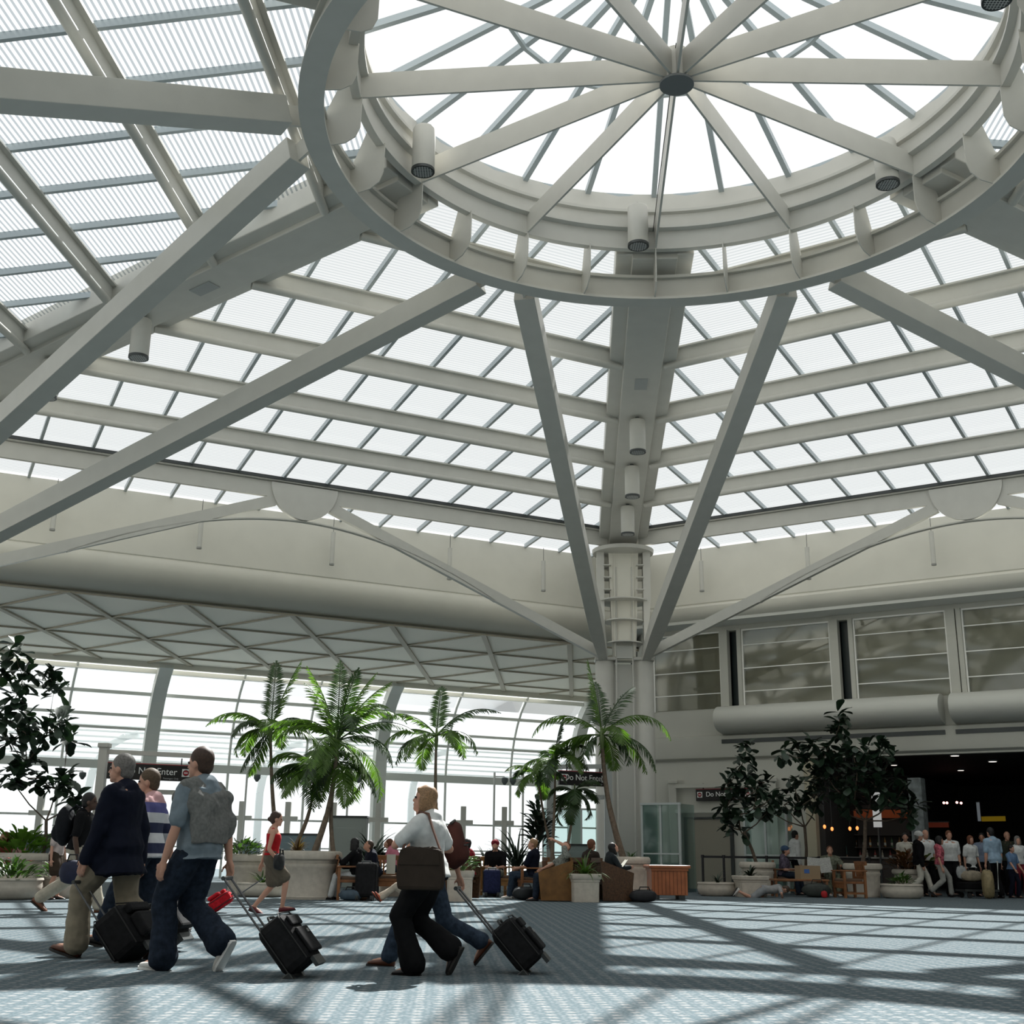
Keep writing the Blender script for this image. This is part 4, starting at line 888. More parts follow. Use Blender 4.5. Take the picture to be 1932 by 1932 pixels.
def stack(mb,rows,M3,o,n=20,infl=0,zr=None):
    """rows (z,halfwidth,halfdepth,yoff) elliptical torso sections"""
    vs=[];fs=[]; rr=[]
    rows=[r for r in rows if zr is None or zr[0]-.001<=r[0]<=zr[1]+.001]
    for z,w,d,y in rows:
        for k in range(n):
            a=2*PI*k/n; c=math.copysign(abs(math.cos(a))**.85,math.cos(a)); s=math.copysign(abs(math.sin(a))**.85,math.sin(a))
            vs.append(o+M3@Vector(((w+infl)*c,y+(d+infl)*s,z)))
    for i in range(len(rows)-1):
        for k in range(n): k2=(k+1)%n; fs.append((i*n+k,i*n+k2,(i+1)*n+k2,(i+1)*n+k))
    fs.append(tuple(range(n-1,-1,-1))); fs.append(tuple((len(rows)-1)*n+k for k in range(n)))
    mb.add(vs,fs)
def person(loc,rz,H,label,pose,look,vox=.014,group=None,cat='person'):
    """pose: pel (y,z) pelvis; lean deg; feet [(x,y,z,pitch)] L,R; hands [(x,y,z)] L,R; head (yaw,pitch). Local frame faces +Y, x<0 is the left side"""
    g=look.get; k=H/1.75; root=empty('person',loc,rz,label,cat,group)
    fem=g('fem',0); bulk=g('bulk',1.0); skin=g('skin',SKIN)
    py,pzv=pose['pel']; lean=R(pose.get('lean',3)); tw=R(pose.get('twist',0))
    PEL=Vector((0,py,pzv)); M3=(Euler((0,0,tw)).to_matrix()@Euler((-lean,0,0)).to_matrix())
    S_=lambda x,y,z:PEL+M3@Vector((x*k,y*k,z*k))
    sw=(.175 if fem else .195); hw=.085
    W=bulk
    rows=[(-.09,.135*W,.10*W,-.01),(-.02,.165*W,.115*W,-.012),(.05,(.158 if fem else .15)*W,.11*W,0),(.13,(.125 if fem else .14)*W,.095*W+.02*(W-1),.008),(.22,(.13 if fem else .15)*W,.105*W,.01),(.31,.16*W,.115*W,.01),(.38,(.165 if fem else .18)*W,.11*W,0),(.43,(.15 if fem else .17)*W,.09*W,-.01),(.47,.10,.07,-.015),(.50,.06,.06,-.01)]
    rows=[(z*k,w*k,d*k,y*k) for z,w,d,y in rows]
    neck=S_(0,.0,.48); hd=pose.get('head',(0,0)); HM=Euler((R(-hd[1]),0,R(hd[0]))).to_matrix()
    headc=neck+Vector((0,.02*k,.0))+(M3@Vector((0,.015,.13*k))).lerp(Vector((0,.01,.14*k)),.6)
    HS=lambda x,y,z:headc+HM@Vector((x*k,y*k,z*k))
    # legs / arms by reach
    l1,l2=.43*k,.43*k; u1,u2=.30*k,.255*k
    legs=[];arms=[]
    for i,sx in((0,-1),(1,1)):
        hip=PEL+M3@Vector((sx*hw*k,0,-.03*k)); f=pose['feet'][i]; ank=Vector((f[0],f[1],f[2]+.085*k))
        kp=pose.get('knee',[(sx*.12,1,.0)]*2)[i] if 'knee' in pose else (sx*.1,1,.12)
        kn,an=ik(hip,ank,l1,l2,kp); legs.append((hip,kn,an,f))
        sho=S_(sx*sw,-.0,.415); ha=Vector(pose['hands'][i]); ep=pose.get('elbow',[(sx*.4,-1,-.2)]*2)[i]
        el,wr=ik(sho,ha,u1,u2,ep); arms.append((sho,el,wr))
    b=MB(); stack(b,rows,M3,PEL)
    caps(b,[S_(0,-.01,.45),neck+(headc-neck)*.35,HS(0,-.015,-.07)],[.062*k,.054*k,.052*k])
    b.ico(HS(0,-.012,.03),.1*k,3,.78,.98,1.02); b.ico(HS(0,.022,-.045),.07*k,2,.82,.95,1.0); b.ico(HS(0,.06,-.085),.026*k,2)
    b.add([HS(-.011,.088,.012),HS(.011,.088,.012),HS(-.017,.088,-.03),HS(.017,.088,-.03),HS(0,.115,-.028),HS(0,.06,0)],[(0,1,4),(0,4,2),(1,3,4),(2,4,3),(0,2,5),(1,5,3),(0,5,1),(2,3,5)])
    for sx in(-1,1): b.ico(HS(sx*.078,-.005,-.008),.028*k,2,.4,.7,1.15)
    b.ico(HS(0,.083,-.052),.018*k,1,1.5,.6,.5)
    for (sho,el,wr),sx in zip(arms,(-1,1)):
        am=.9 if fem else 1.0; am*=.5+.5*bulk
        caps(b,[sho,sho.lerp(el,.5),el],[.052*k*am,.046*k*am,.038*k*am]); caps(b,[el,el.lerp(wr,.35),wr],[.038*k*am,.039*k*am,.025*k])
        d=(wr-el).normalized(); side=d.cross(Vector((0,1,0)) if abs(d.y)<.8 else Vector((0,0,1))).normalized(); nrm=side.cross(d)
        fwd=nrm if nrm.y>0 else -nrm; side=Vector((fwd.y*d.z-fwd.z*d.y,fwd.z*d.x-fwd.x*d.z,fwd.x*d.y-fwd.y*d.x))
        palm_c=wr+d*.045*k; caps(b,[wr,palm_c-fwd*.018*k,palm_c+d*.035*k-fwd*.02*k],[.024*k,.022*k,.017*k],8); caps(b,[wr,palm_c+fwd*.018*k,palm_c+d*.03*k+fwd*.02*k],[.024*k,.022*k,.017*k],8)
        inward=side*(-sx if side.x>0 else sx)
        curl=pose.get('curl',.5)
        for j,(o_,ln) in enumerate(((.03,.068),(.01,.078),(-.011,.072),(-.031,.055))):
            p0=palm_c+d*.04*k+fwd*o_*k; p1=p0+(d*(1-curl*.4)+inward*curl*.5).normalized()*ln*.5*k; p2=p1+(d*(1-curl)+inward*curl).normalized()*ln*.5*k
            caps(b,[p0,p1,p2],[.0092*k,.0085*k,.0072*k],6)
        t0=wr+d*.025*k+fwd*.022*k; t1=t0+(d*.5+fwd*.8+inward*.3).normalized()*.04*k; t2=t1+(d*.9+fwd*.2+inward*.4).normalized()*.032*k; caps(b,[t0,t1,t2],[.013*k,.011*k,.008*k],6)
    for hip,kn,an,f in legs:
        lm=(.5+.5*bulk); caps(b,[hip,hip.lerp(kn,.5),kn],[.085*k*lm,.07*k*lm,.052*k*lm]); caps(b,[kn,kn.lerp(an,.3),an],[.05*k*lm,.052*k*lm,.034*k])
        fd=Vector((f[4] if len(f)>4 else 0,math.cos(R(f[3])),math.sin(R(f[3])))).normalized(); dn_=Vector((0,fd.z,-fd.y)); caps(b,[an+dn_*.035*k-fd*.02*k,an+dn_*.045*k+fd*.07*k,an+dn_*.06*k+fd*.15*k],[.036*k,.034*k,.024*k])
    remesh(b.build('body',skin,root),vox,3)
    # ---- top garment
    if g('top'):
        t=g('top'); inf=t.get('inf',.018)*k; z0=t.get('hem',-.04)*k; mb=MB()
        rr=[r for r in rows if r[0]>z0+.01*k and r[0]<(.44*k if t.get('sleeve',1)!=0 else .405*k)]
        first=[(z0,rr[0][1]+t.get('flare',.01)*k,rr[0][2]+t.get('flare',.01)*k,rr[0][3])]
        stack(mb,first+rr,M3,PEL,infl=inf)
        if t.get('sleeve',1)!=0: caps(mb,[S_(-sw*.75,-.01,.425),S_(sw*.75,-.01,.425)],[.06*k+inf*.6]*2); caps(mb,[S_(0,-.02,.40),S_(0,-.035,.435),S_(0,-.02,.475)],[.12*k,.11*k,.075*k])
        else:
            for sx in(-1,1): caps(mb,[S_(sx*.09,-.02,.36),S_(sx*.1,-.01,.445)],[.05*k,.035*k])
        sl=t.get('sleeve',.5)
        if t.get('skirted'):
            for hip,kn,an,f in legs: caps(mb,[hip,hip.lerp(kn,.34)],[.115*k,.135*k])
        for sho,el,wr in arms:
            am=(.5+.5*bulk)
            if sl>0: 
                e=sho.lerp(el,min(1,sl/.55)) if sl<.55 else el
                caps(mb,[sho,sho.lerp(e,.5),e],[.056*k*am+inf*.6,.052*k*am+inf*.6,.048*k*am+inf*.8])
            if sl>.55: e=el.lerp(wr,min(1,(sl-.55)/.42)); caps(mb,[el,e],[.044*k*am+inf*.7,.034*k+inf*.6])
        remesh(mb.build(t.get('name','shirt'),t['mat'],root),max(vox,.012),5,.5,t.get('disp',.018))
        if t.get('collar'): 
            cb=MB(); pts=[S_(.068*math.sin(a),-.012+.066*math.cos(a),.475+.012*math.cos(a)*-1) for a in [2*PI*q/16 for q in range(17)]]; cb.tube(pts,.017*k,6); cb.build('collar',t['collar'],root,smooth='all')
    # ---- trousers / shorts / skirt
    if g('bot'):
        t=g('bot'); mb=MB(); inf=t.get('inf',.016)*k; tp=t.get('waist',.06)*k
        rr=[r for r in rows if r[0]<tp-.005]; last=[(tp,rr[-1][1]*.98,rr[-1][2]*.98,rr[-1][3])]
        stack(mb,rr+last,M3,PEL,infl=inf*.8); ln=t.get('len',1.0); lm=(.5+.5*bulk)
        if t.get('skirt'):
            hipc=PEL+Vector((0,0,-.05*k)); kc=(legs[0][1]+legs[1][1])/2; e=hipc.lerp(kc,t['skirt'])
            for hip,kn,an,f in legs: caps(mb,[hip,hip.lerp(kn,t['skirt'])],[.10*k*lm+inf,.10*k*lm+inf*1.3])
            caps(mb,[hipc,e],[.12*k,.125*k])
            if t['skirt']>=1:
                for hip,kn,an,f in legs: caps(mb,[kn,kn.lerp(an,.75)],[.10*k,.12*k])
                kk=(legs[0][2]+legs[1][2])/2; caps(mb,[kc,kc.lerp(kk,.7)],[.12*k,.14*k])
        else:
            for hip,kn,an,f in legs:
                if ln<=.55: e=hip.lerp(kn,ln/.5); caps(mb,[hip,e],[.092*k*lm+inf,.078*k*lm+inf*1.6])
                else:
                    e=kn.lerp(an,(ln-.5)/.5*.97); caps(mb,[hip,hip.lerp(kn,.5),kn],[.078*k*lm+inf*.8,.076*k*lm+inf,.062*k*lm+inf]); fl=t.get('flare',.012)*k
                    caps(mb,[kn,kn.lerp(e,.5),e],[.06*k*lm+inf,.058*k*lm+inf,.046*k+inf+fl])
        remesh(mb.build(t.get('name','trousers'),t['mat'],root),max(vox,.012),4,.5,t.get('disp',.02))
    # ---- shoes
    sm=g('shoe',M('shoe_black',(.012,.01,.01),.4))
    for hip,kn,an,f in legs:
        fd=Vector((f[4] if len(f)>4 else 0,math.cos(R(f[3])),math.sin(R(f[3])))).normalized(); dn_=Vector((0,fd.z,-fd.y)).normalized(); sd=fd.cross(dn_)
        s=MB(); vs=[];fs=[];m_=12
        for yy,w,h in((-.065,.03,.06),(-.045,.038,.085),(0,.04,.095),(.05,.042,.075),(.10,.048,.055),(.15,.048,.045),(.19,.036,.034),(.205,.018,.02)):
            for q in range(m_):
                a=2*PI*q/m_; zz=math.sin(a); zz=zz if zz<0 else zz; base=.088
                vs.append(an+fd*yy*k+sd*w*k*math.cos(a)+dn_*(base-max(0,(zz+1)/2)*h*1.0)*k if zz>-.6 else an+fd*yy*k+sd*w*k*math.cos(a)*1.15+dn_*base*k)
        for i in range(7):
            for q in range(m_): fs.append((i*m_+q,i*m_+(q+1)%m_,(i+1)*m_+(q+1)%m_,(i+1)*m_+q))
        fs+=[tuple(range(m_-1,-1,-1)),tuple(7*m_+q for q in range(m_))]
        o=s.add(vs,fs).build('shoe',sm,root,smooth='all'); 
        vs=[];so=MB()
        out_=[(-.07,.028),(-.05,.04),(0,.044),(.05,.044),(.10,.052),(.15,.053),(.19,.042),(.212,.02)]
        poly=[an+fd*y*k+sd*w*k+dn_*.082*k for y,w in out_]+[an+fd*y*k-sd*w*k+dn_*.082*k for y,w in reversed(out_)]
        so.prism(poly,dn_*.02*k).build('sole',g('sole',M('sole_dark',(.02,.018,.016),.7)),o)
    # ---- hair / cap
    hs=g('hair','short'); hm=g('hairm',M('hair_brown',(.05,.03,.018),.6,noise_amt=.3,scale=60))
    if hs!='bald':
        h=MB(); h.ico(HS(0,-.022,.042),.106*k,3,.80,.96,.98); h.ico(HS(0,-.055,-.01),.085*k,2,.88,.72,.95)
        if hs=='long': h.ico(HS(0,-.05,-.06),.1*k,2,.85,.65,1.1); caps(h,[HS(-.065,-.02,0),HS(-.075,-.03,-.12)],[.035*k,.03*k],8); caps(h,[HS(.065,-.02,0),HS(.075,-.03,-.12)],[.035*k,.03*k],8); caps(h,[HS(0,-.07,-.02),HS(0,-.085,-.2)],[.07*k,.05*k],8)
        if hs=='bob': h.ico(HS(0,-.03,-.02),.108*k,2,.9,.78,1.15); caps(h,[HS(-.07,.0,.01),HS(-.075,.0,-.085)],[.03*k,.03*k],8); caps(h,[HS(.07,.0,.01),HS(.075,.0,-.085)],[.03*k,.03*k],8); h.ico(HS(0,.055,.085),.05*k,2,1.1,.5,.6)
        if hs=='bun': h.ico(HS(0,-.12,-.0),.042*k,2)
        if hs=='tail': caps(h,[HS(0,-.1,.01),HS(0,-.14,-.04),HS(0,-.13,-.14)],[.03*k,.028*k,.014*k],8)
        o=h.build('hair',hm,root); remesh(o,.011,2)
        # cut hair away from the face: a face-side volume trimmed by moving verts is avoided; brow line set by the offset above
    if g('cap'):
        c_=MB(); c_.ico(HS(0,-.012,.06),.115*k,3,.86,1.0,.8); caps(c_,[HS(-.04,.085,.055),HS(.04,.085,.055)],[.012*k]*2,8); caps(c_,[HS(-.045,.115,.045),HS(.045,.115,.045)],[.010*k]*2,8); caps(c_,[HS(-.03,.145,.038),HS(.03,.145,.038)],[.008*k]*2,8); remesh(c_.build('cap',g('cap'),root),.008,2)
    if vox<.012:
        for sx in(-1,1): MB().ico(HS(sx*.03,.078,.012),.011*k,2).build('eye',M('eye_dark',(.03,.02,.02),.3),root,smooth='all')
    root['_']=0; del root['_']
    return root,S_,HS,arms,legs,M3,k
def cloth(n,c,na=.12,sc=14): return M('cloth_'+n,c,.85,noise_amt=na,scale=sc,spec=.15)
JEAN=cloth('jean',(.014,.021,.035),.35,22); JEAN2=cloth('jean_mid',(.03,.045,.07),.35,22); KHAKI=cloth('khaki',(.24,.205,.15)); BLACK=cloth('black',(.005,.005,.006)); NAVY=cloth('navy',(.006,.008,.018)); WHT=cloth('white',(.62,.63,.62)); GREY=cloth('grey',(.15,.152,.145),.2,40)
def walk(k,step,z=0.0,back_up=.16,swap=False,front_pitch=15,back_pitch=-55,stx=.09):
    f=(( -stx,step,0.02,front_pitch)); b=(stx,-step*1.0,back_up,back_pitch)
    if swap: f=(stx,step,.02,front_pitch); b=(-stx,-step,back_up,back_pitch)
    return [b,f] if swap else [f,b]
BELT=M('leather_black',(.015,.012,.01),.5); BROWNS=M('shoe_brown',(.10,.035,.018),.4)
# 1 man in navy blazer
r1=person(XY(226,11.3),R(78),1.90,'grey-haired man in a navy blazer and khaki trousers striding with a trolley bag',dict(pel=(0,.975),lean=4,feet=[(-.07,.30,.02,16),(.09,-.42,.10,-35)],hands=[(-.25,.20,.80),(.22,-.10,.82)],head=(8,-2)),
 dict(top=dict(mat=NAVY,inf=.034,hem=-.24,flare=.05,sleeve=.97,name='blazer',skirted=1,disp=.03,collar=M('collar_blue',(.3,.36,.48),.8)),bot=dict(mat=KHAKI,inf=.03,flare=.03,disp=.035),hair='short',hairm=M('hair_grey',(.16,.15,.14),.7,noise_amt=.3,scale=60),shoe=BROWNS,bulk=1.12),.008)
# 2 man in striped rugby shirt
def stripes(name,bands,low,high):
    m=bpy.data.materials.new(name); m.use_nodes=True; nt=m.node_tree; b=nt.nodes['Principled BSDF']; b.inputs['Roughness'].default_value=.85
    tc=nt.nodes.new('ShaderNodeTexCoord'); sp=nt.nodes.new('ShaderNodeSeparateXYZ'); mr=nt.nodes.new('ShaderNodeMapRange'); mr.inputs[1].default_value=low; mr.inputs[2].default_value=high; cr=nt.nodes.new('ShaderNodeValToRGB'); cr.color_ramp.interpolation='CONSTANT'
    nt.links.new(tc.outputs['Object'],sp.inputs[0]); nt.links.new(sp.outputs['Z'],mr.inputs[0]); nt.links.new(mr.outputs[0],cr.inputs[0]); nt.links.new(cr.outputs[0],b.inputs['Base Color'])
    e=cr.color_ramp.elements; e[0].position=0; e[0].color=(*bands[0],1)
    for i,c in enumerate(bands[1:]):
        q=e[1] if i==0 else e.new((i+1)/len(bands)); q.position=(i+1)/len(bands); q.color=(*c,1)
    return m
nv=(.015,.02,.06); wt=(.6,.6,.62); pur=(.10,.10,.28); pk=(.55,.32,.33)
r2=person(XY(279,12.7),R(84),1.85,'young man in a navy and white striped rugby shirt behind the blazer man',dict(pel=(0,.955),lean=4,feet=[(-.09,.38,.02,12),(.09,-.36,.12,-40)],hands=[(-.28,-.02,.80),(.28,-.14,.84)],head=(14,2)),
 dict(top=dict(mat=stripes('rugby_stripes',[wt,nv,wt,nv,wt,pur,pk],.80,1.50),inf=.03,hem=-.10,sleeve=.75,name='rugby_shirt',disp=.03,collar=cloth('pink',(.5,.3,.3))),bot=dict(mat=JEAN,inf=.026,disp=.03),hair='short',hairm=M('hair_sandy',(.09,.06,.035),.7,noise_amt=.3,scale=60)),.009)
# 3 man with grey sweater over his shoulders
r3=person(XY(374,10.25),R(66),1.86,'young man with a grey sweater draped over his back, jeans and white sneakers',dict(pel=(0,.975),lean=3,feet=[(-.08,.20,.0,6),(.10,-.22,.13,-60)],hands=[(-.26,.14,.82),(.25,-.17,.73)],head=(6,0)),
 dict(top=dict(mat=cloth('bluegrey',(.17,.21,.24)),inf=.034,hem=-.11,sleeve=.42,flare=.03,name='t_shirt',disp=.03),bot=dict(mat=JEAN,inf=.036,flare=.035,disp=.045),hair='short',hairm=M('hair_dark_brown',(.045,.024,.015),.6,noise_amt=.3,scale=60),shoe=M('sneaker_white',(.62,.6,.57),.5),sole=M('sole_white',(.7,.7,.68),.6),bulk=1.02),.008)
def draped(r,mat):
    root,S_,HS,arms,legs,M3,k=r; mb=MB(); rows=[(.0,.20,.075,-.10),(.10,.205,.08,-.095),(.2,.21,.085,-.085),(.29,.22,.095,-.07),(.37,.235,.105,-.045),(.43,.205,.105,-.02),(.475,.12,.088,-.015)]
    stack(mb,[(z*k,w*k,d*k,y*k) for z,w,d,y in rows],M3,S_(0,0,0))
    for sx in(-1,1): caps(mb,[S_(sx*.15,-.04,.44),S_(sx*.16,.09,.38),S_(sx*.10,.15,.30)],[.055,.05,.04])
    for (sho,el,wr),sx in zip(arms,(-1,1)): caps(mb,[S_(sx*.12,-.03,.45),sho+V((0,0,.01)),sho.lerp(el,.38)],[.07,.082,.075])
    caps(mb,[S_(.20,-.10,.36),S_(.22,-.13,.2),S_(.20,-.12,.08)],[.06,.05,.045])
    remesh(mb.build('draped_sweater',mat,root),.011,5,.5,.05)
draped(r3,GREY)
# 4 woman in white shirt with a brown shoulder bag
r4=person(XY(810,10.15),R(72),1.58,'blonde woman in a white shirt and black trousers carrying a brown shoulder bag',dict(pel=(0,.80),lean=4,feet=[(-.07,.08,.0,0),(.09,-.17,.12,-62)],hands=[(-.02,.22,1.10),(.24,.16,.98)],head=(16,-10),elbow=[(-.6,.7,-.9),(.4,-1,-.2)]),
 dict(fem=1,top=dict(mat=WHT,inf=.028,hem=-.07,sleeve=.42,name='shirt',disp=.03,collar=WHT),bot=dict(mat=BLACK,inf=.032,flare=.04,disp=.03,waist=.08),hair='bob',hairm=M('hair_blonde',(.26,.15,.075),.5,noise_amt=.35,scale=70),bulk=1.16),.008)
def shoulder_bag(r,mat,strapm,label):
    root,S_,HS,arms,legs,M3,k=r
    p=root.matrix_world if False else None
    q=Matrix.Translation(root.location)@Euler(root.rotation_euler).to_matrix().to_4x4(); loc=q@(S_(-.27,-.03,.02))
    o=empty('shoulder_bag',loc,root.rotation_euler.z,label,'bag')
    mb=MB(); pts=[(-.19,-.17),(.19,-.17),(.205,-.05),(.18,.14),(.10,.165),(0,.155),(-.10,.165),(-.18,.14),(-.205,-.05)]
    mb.prism([(-.045,a,b) for a,b in pts],(.09,0,0)); mb.build('bag_body',mat,o,bevel=.03)
    MB().prism([(-.052,a*.9,b) for a,b in [(-.2,.02),(.2,.02),(.18,.14),(0,.16),(-.18,.14)]],(.012,0,0)).build('flap',mat,o,bevel=.006)
    tp=q.inverted()@Vector((0,0,0)); rel=lambda v: Matrix.Rotation(0,4,'Z')@(v-S_(-.27,-.03,.02))
    t1=rel(S_(-.14,-.0,.475)); MB().tube([(-.0,-.16,.14),rel(S_(-.20,-.13,.34)),rel(S_(-.15,-.07,.485)),t1+Vector((0,.02,.03)),rel(S_(-.16,.08,.42)),rel(S_(-.22,.12,.28)),(0,.16,.14)],.011,6).build('strap',strapm,o,smooth=True)
BRB=cloth('brown_bag',(.035,.026,.02)); shoulder_bag(r4,BRB,M('leather_brown',(.12,.05,.03),.5),'dark brown shoulder bag at the blonde woman\'s hip')
# 5 woman behind her, jeans and brown backpack
r5=person(XY(816,10.95),R(84),1.55,'person in jeans walking behind the blonde woman, pulling a black suitcase',dict(pel=(0,.77),lean=6,feet=[(-.08,.34,.0,5),(.08,-.44,.13,-50)],hands=[(-.20,.14,.92),(.26,-.20,.74)],head=(0,-4)),
 dict(fem=1,top=dict(mat=cloth('mauve',(.3,.2,.2)),inf=.02,hem=-.05,sleeve=.42,name='shirt'),bot=dict(mat=JEAN2,inf=.022,flare=.02,disp=.03),hair='long',hairm=M('hair_blonde'),shoe=BROWNS),.009)
def backpack(r,col,label,s=1.0,dz=.0):
    root,S_,HS,arms,legs,M3,k=r; q=Matrix.Translation(root.location)@Euler(root.rotation_euler).to_matrix().to_4x4(); loc=q@(S_(0,-.22,.06+dz))
    o=empty('backpack',loc,root.rotation_euler.z,label,'backpack'); m=cloth('pack_'+label[:8].replace(' ','_'),col)
    mb=MB(); mb.ico((0,0,.2*s),.2*s,3,.85,.62,1.25); mb.ico((0,-.07*s,.12*s),.13*s,2,1,.7,1.0); remesh(mb.build('pack_body',m,o),.014,4,.5,.03)
    MB().tube([(-.13*s,.02,.42*s),(0,0,.455*s),(.13*s,.02,.42*s)],.012,6).build('top_loop',BELT,o)
    for sx in(-1,1): MB().tube([(sx*.08,.08,.38*s),(sx*.11,.18,.45*s),(sx*.13,.30,.40*s),(sx*.14,.32,.25*s),(sx*.13,.14,.06*s)],.016,6).build('shoulder_strap',m,o,smooth=True)
    MB().box((0,-.13*s,.2*s),(.16*s,.02,.01)).build('zip',DARKG,o)
backpack(r5,(.07,.025,.02),'maroon-brown backpack on the person behind the blonde woman',.82)
# 6 backpack man walking right
r6=person(XY(146,19.6),R(-90),1.98,'man with a black backpack and khaki trousers walking the other way',dict(pel=(0,.97),lean=8,feet=[(-.09,-.55,.10,-35),(.09,.45,.0,10)],hands=[(-.24,.25,.95),(.26,.10,.82)],head=(0,-4)),
 dict(skin=SKIND,top=dict(mat=BLACK,inf=.022,hem=-.04,sleeve=.42,name='t_shirt'),bot=dict(mat=cloth('stone',(.40,.36,.29)),inf=.026,disp=.03),hair='short',hairm=M('hair_black',(.008,.007,.007),.6),shoe=M('shoe_tan',(.16,.06,.03),.5)),.010)
backpack(r6,(.010,.011,.014),'large black backpack worn by the man in khaki trousers at the left',1.25,-.02)
bag(XY(148,19.3)+V((.0,-.15,.42)),R(0),.42,.22,.36,(.008,.011,.035),'navy blue bag carried low by the man with the black backpack',name='hand_bag')
# 7 woman in red top
r7=person(XY(512,19.9),R(-82),1.66,'woman in a red sleeveless top and olive skirt pulling a red case',dict(pel=(0,.86),lean=2,feet=[(-.07,-.22,.03,-20),(.07,.22,.03,12)],hands=[(-.26,-.16,.76),(.22,.12,.80)],head=(0,2)),
 dict(fem=1,top=dict(mat=cloth('red',(.42,.015,.02)),inf=.013,hem=.02,sleeve=0,name='sleeveless_top',disp=.01),bot=dict(mat=cloth('olive',(.12,.10,.075)),skirt=.85,inf=.01,name='skirt',waist=.1,disp=.015),hair='bun',hairm=M('hair_dark_brown'),shoe=M('shoe_maroon',(.12,.015,.02),.5)),.010)
q7=XY(528,19.7); bag((q7.x,q7.y-.05,.66),R(75),.30,.12,.26,(.01,.01,.01),'small black handbag at the hip of the woman in the red top',name='hand_bag')
# suitcases that are being pulled
def place_case(ug,vg_z,uw,Y,rz,label,**kw):
    p=XY(uw,Y); return suitcase((p.x,p.y,.0),rz,label,**kw)
suitcase(XY(598,9.85)+V((0,0,.02)),R(84),'black rolling suitcase pulled by the man with the grey sweater',.38,.26,.43,tilt=R(40),hl=.50,acc=(.45,.45,.47),bulge=.03)
suitcase(XY(1020,10.4)+V((0,0,.02)),R(84),'black rolling suitcase pulled by the person in jeans',.36,.25,.41,tilt=R(42),hl=.46,acc=(.45,.45,.47),bulge=.03)
suitcase(XY(398,20.0)+V((0,0,.02)),R(-82),'red rolling case trailing behind the woman in the red top',.34,.2,.38,col=(.42,.012,.02),tilt=R(55),hl=.52)
suitcase(XY(290,11.0)+V((0,0,.02)),R(78),'bulky black trolley bag pulled by the blazer man',.46,.32,.42,tilt=R(40),hl=.44,bulge=.09)
suitcase(XY(352,12.2)+V((0,0,.02)),R(80),'black trolley bag with light straps pulled by the striped-shirt man',.40,.28,.42,tilt=R(40),hl=.46,acc=(.6,.6,.6),bulge=.08)
# ---- seated and lying people
def sit(u,Y,rz,H,label,top,bot,hair='short',hm=None,head=(0,-6),lean=4,hands=None,feet=None,skin=SKIN,fem=0,seat=.46,**lk):
    k=H/1.75; ht=[(-.12,.30,.66),(.12,.30,.66)] if hands is None else hands; ft=[(-.12,.44,0,2),(.12,.40,0,2)] if feet is None else feet
    return person(XY(u,Y),R(rz),H,label,dict(pel=(-.06,seat+.09*k),lean=lean,feet=ft,hands=ht,head=head,knee=[(-.15,1,1),(.15,1,1)]),dict(top=top,bot=bot,hair=hair,hairm=hm or M('hair_brown'),skin=skin,fem=fem,**lk),.014)
HB_=M('hair_black'); HG=M('hair_grey'); HBR=M('hair_brown'); HR=M('hair_auburn',(.13,.045,.02),.6,noise_amt=.3,scale=60); HBL=M('hair_blonde')
T=lambda m,sl=.42,**k: dict(mat=m,sleeve=sl,**k)
B=lambda m,ln=1.0,**k: dict(mat=m,len=ln,**k)
sit(668,26.3,78,1.66,'seated woman in white trousers and black jacket facing the walkers',T(BLACK,.97,inf=.03,name='jacket'),B(cloth('offwhite',(.55,.56,.56))),'long',HB_,head=(-60,0),fem=1,hands=[(-.1,.34,.86),(.14,.28,.66)])
sit(706,27.6,120,1.7,'seated dark-haired person in navy bent over beside the black suitcase',T(NAVY,.97),B(BLACK),'short',HBR,head=(0,-30),lean=22)
sit(752,30.2,75,1.72,'seated person in a pink shirt leaning forward over the teak armchair',T(cloth('pinkshirt',(.5,.17,.23)),.42,disp=.02),B(JEAN),'tail',HR,head=(0,-30),lean=38,hands=[(-.1,.5,.8),(.1,.5,.8)],fem=1,seat=.6)
sit(880,27.6,62,1.72,'seated person with deep red sleeves in the dark wicker chair',T(cloth('cardinal',(.20,.012,.02)),.97,inf=.03),B(BLACK),'short',HB_,skin=SKINT,head=(-20,0))
sit(935,30.1,168,1.8,'seated man in a dark red cap, black polo and shorts',T(BLACK,.45),B(cloth('khaki_dark',(.13,.13,.10)),.48),'short',HBR,head=(10,-24),lean=12,cap=cloth('cap_red',(.20,.02,.03)),hands=[(-.14,.36,.66),(.12,.34,.66)])
rj=sit(1000,28.3,72,1.8,'seated blond man in a navy jersey and jeans, white sneakers',T(NAVY,.42,inf=.03),B(JEAN2),'short',HBL,head=(20,-10),shoe=M('sneaker_white'),lean=-2)
text('8',.26,'jersey_number',cloth('lightgrey',(.4,.42,.44)),rj[0],(.235,-.06,.80),(PI/2,0,PI/2))
sit(1046,27.25,98,1.75,'person dozing sideways in the solid-sided armchair, arm over the head',T(cloth('greycamo',(.17,.18,.16),.5,30),.42),B(JEAN),'short',HR,head=(60,-30),lean=-24,hands=[(.1,.0,1.28),(.14,.26,.66)])
sit(1116,28.3,-58,1.8,'seated man in a dark brown sweater with his back turned',T(cloth('darkbrown',(.03,.022,.018)),.97,inf=.034),B(BLACK),'short',HR,head=(10,-6),bulk=1.15)
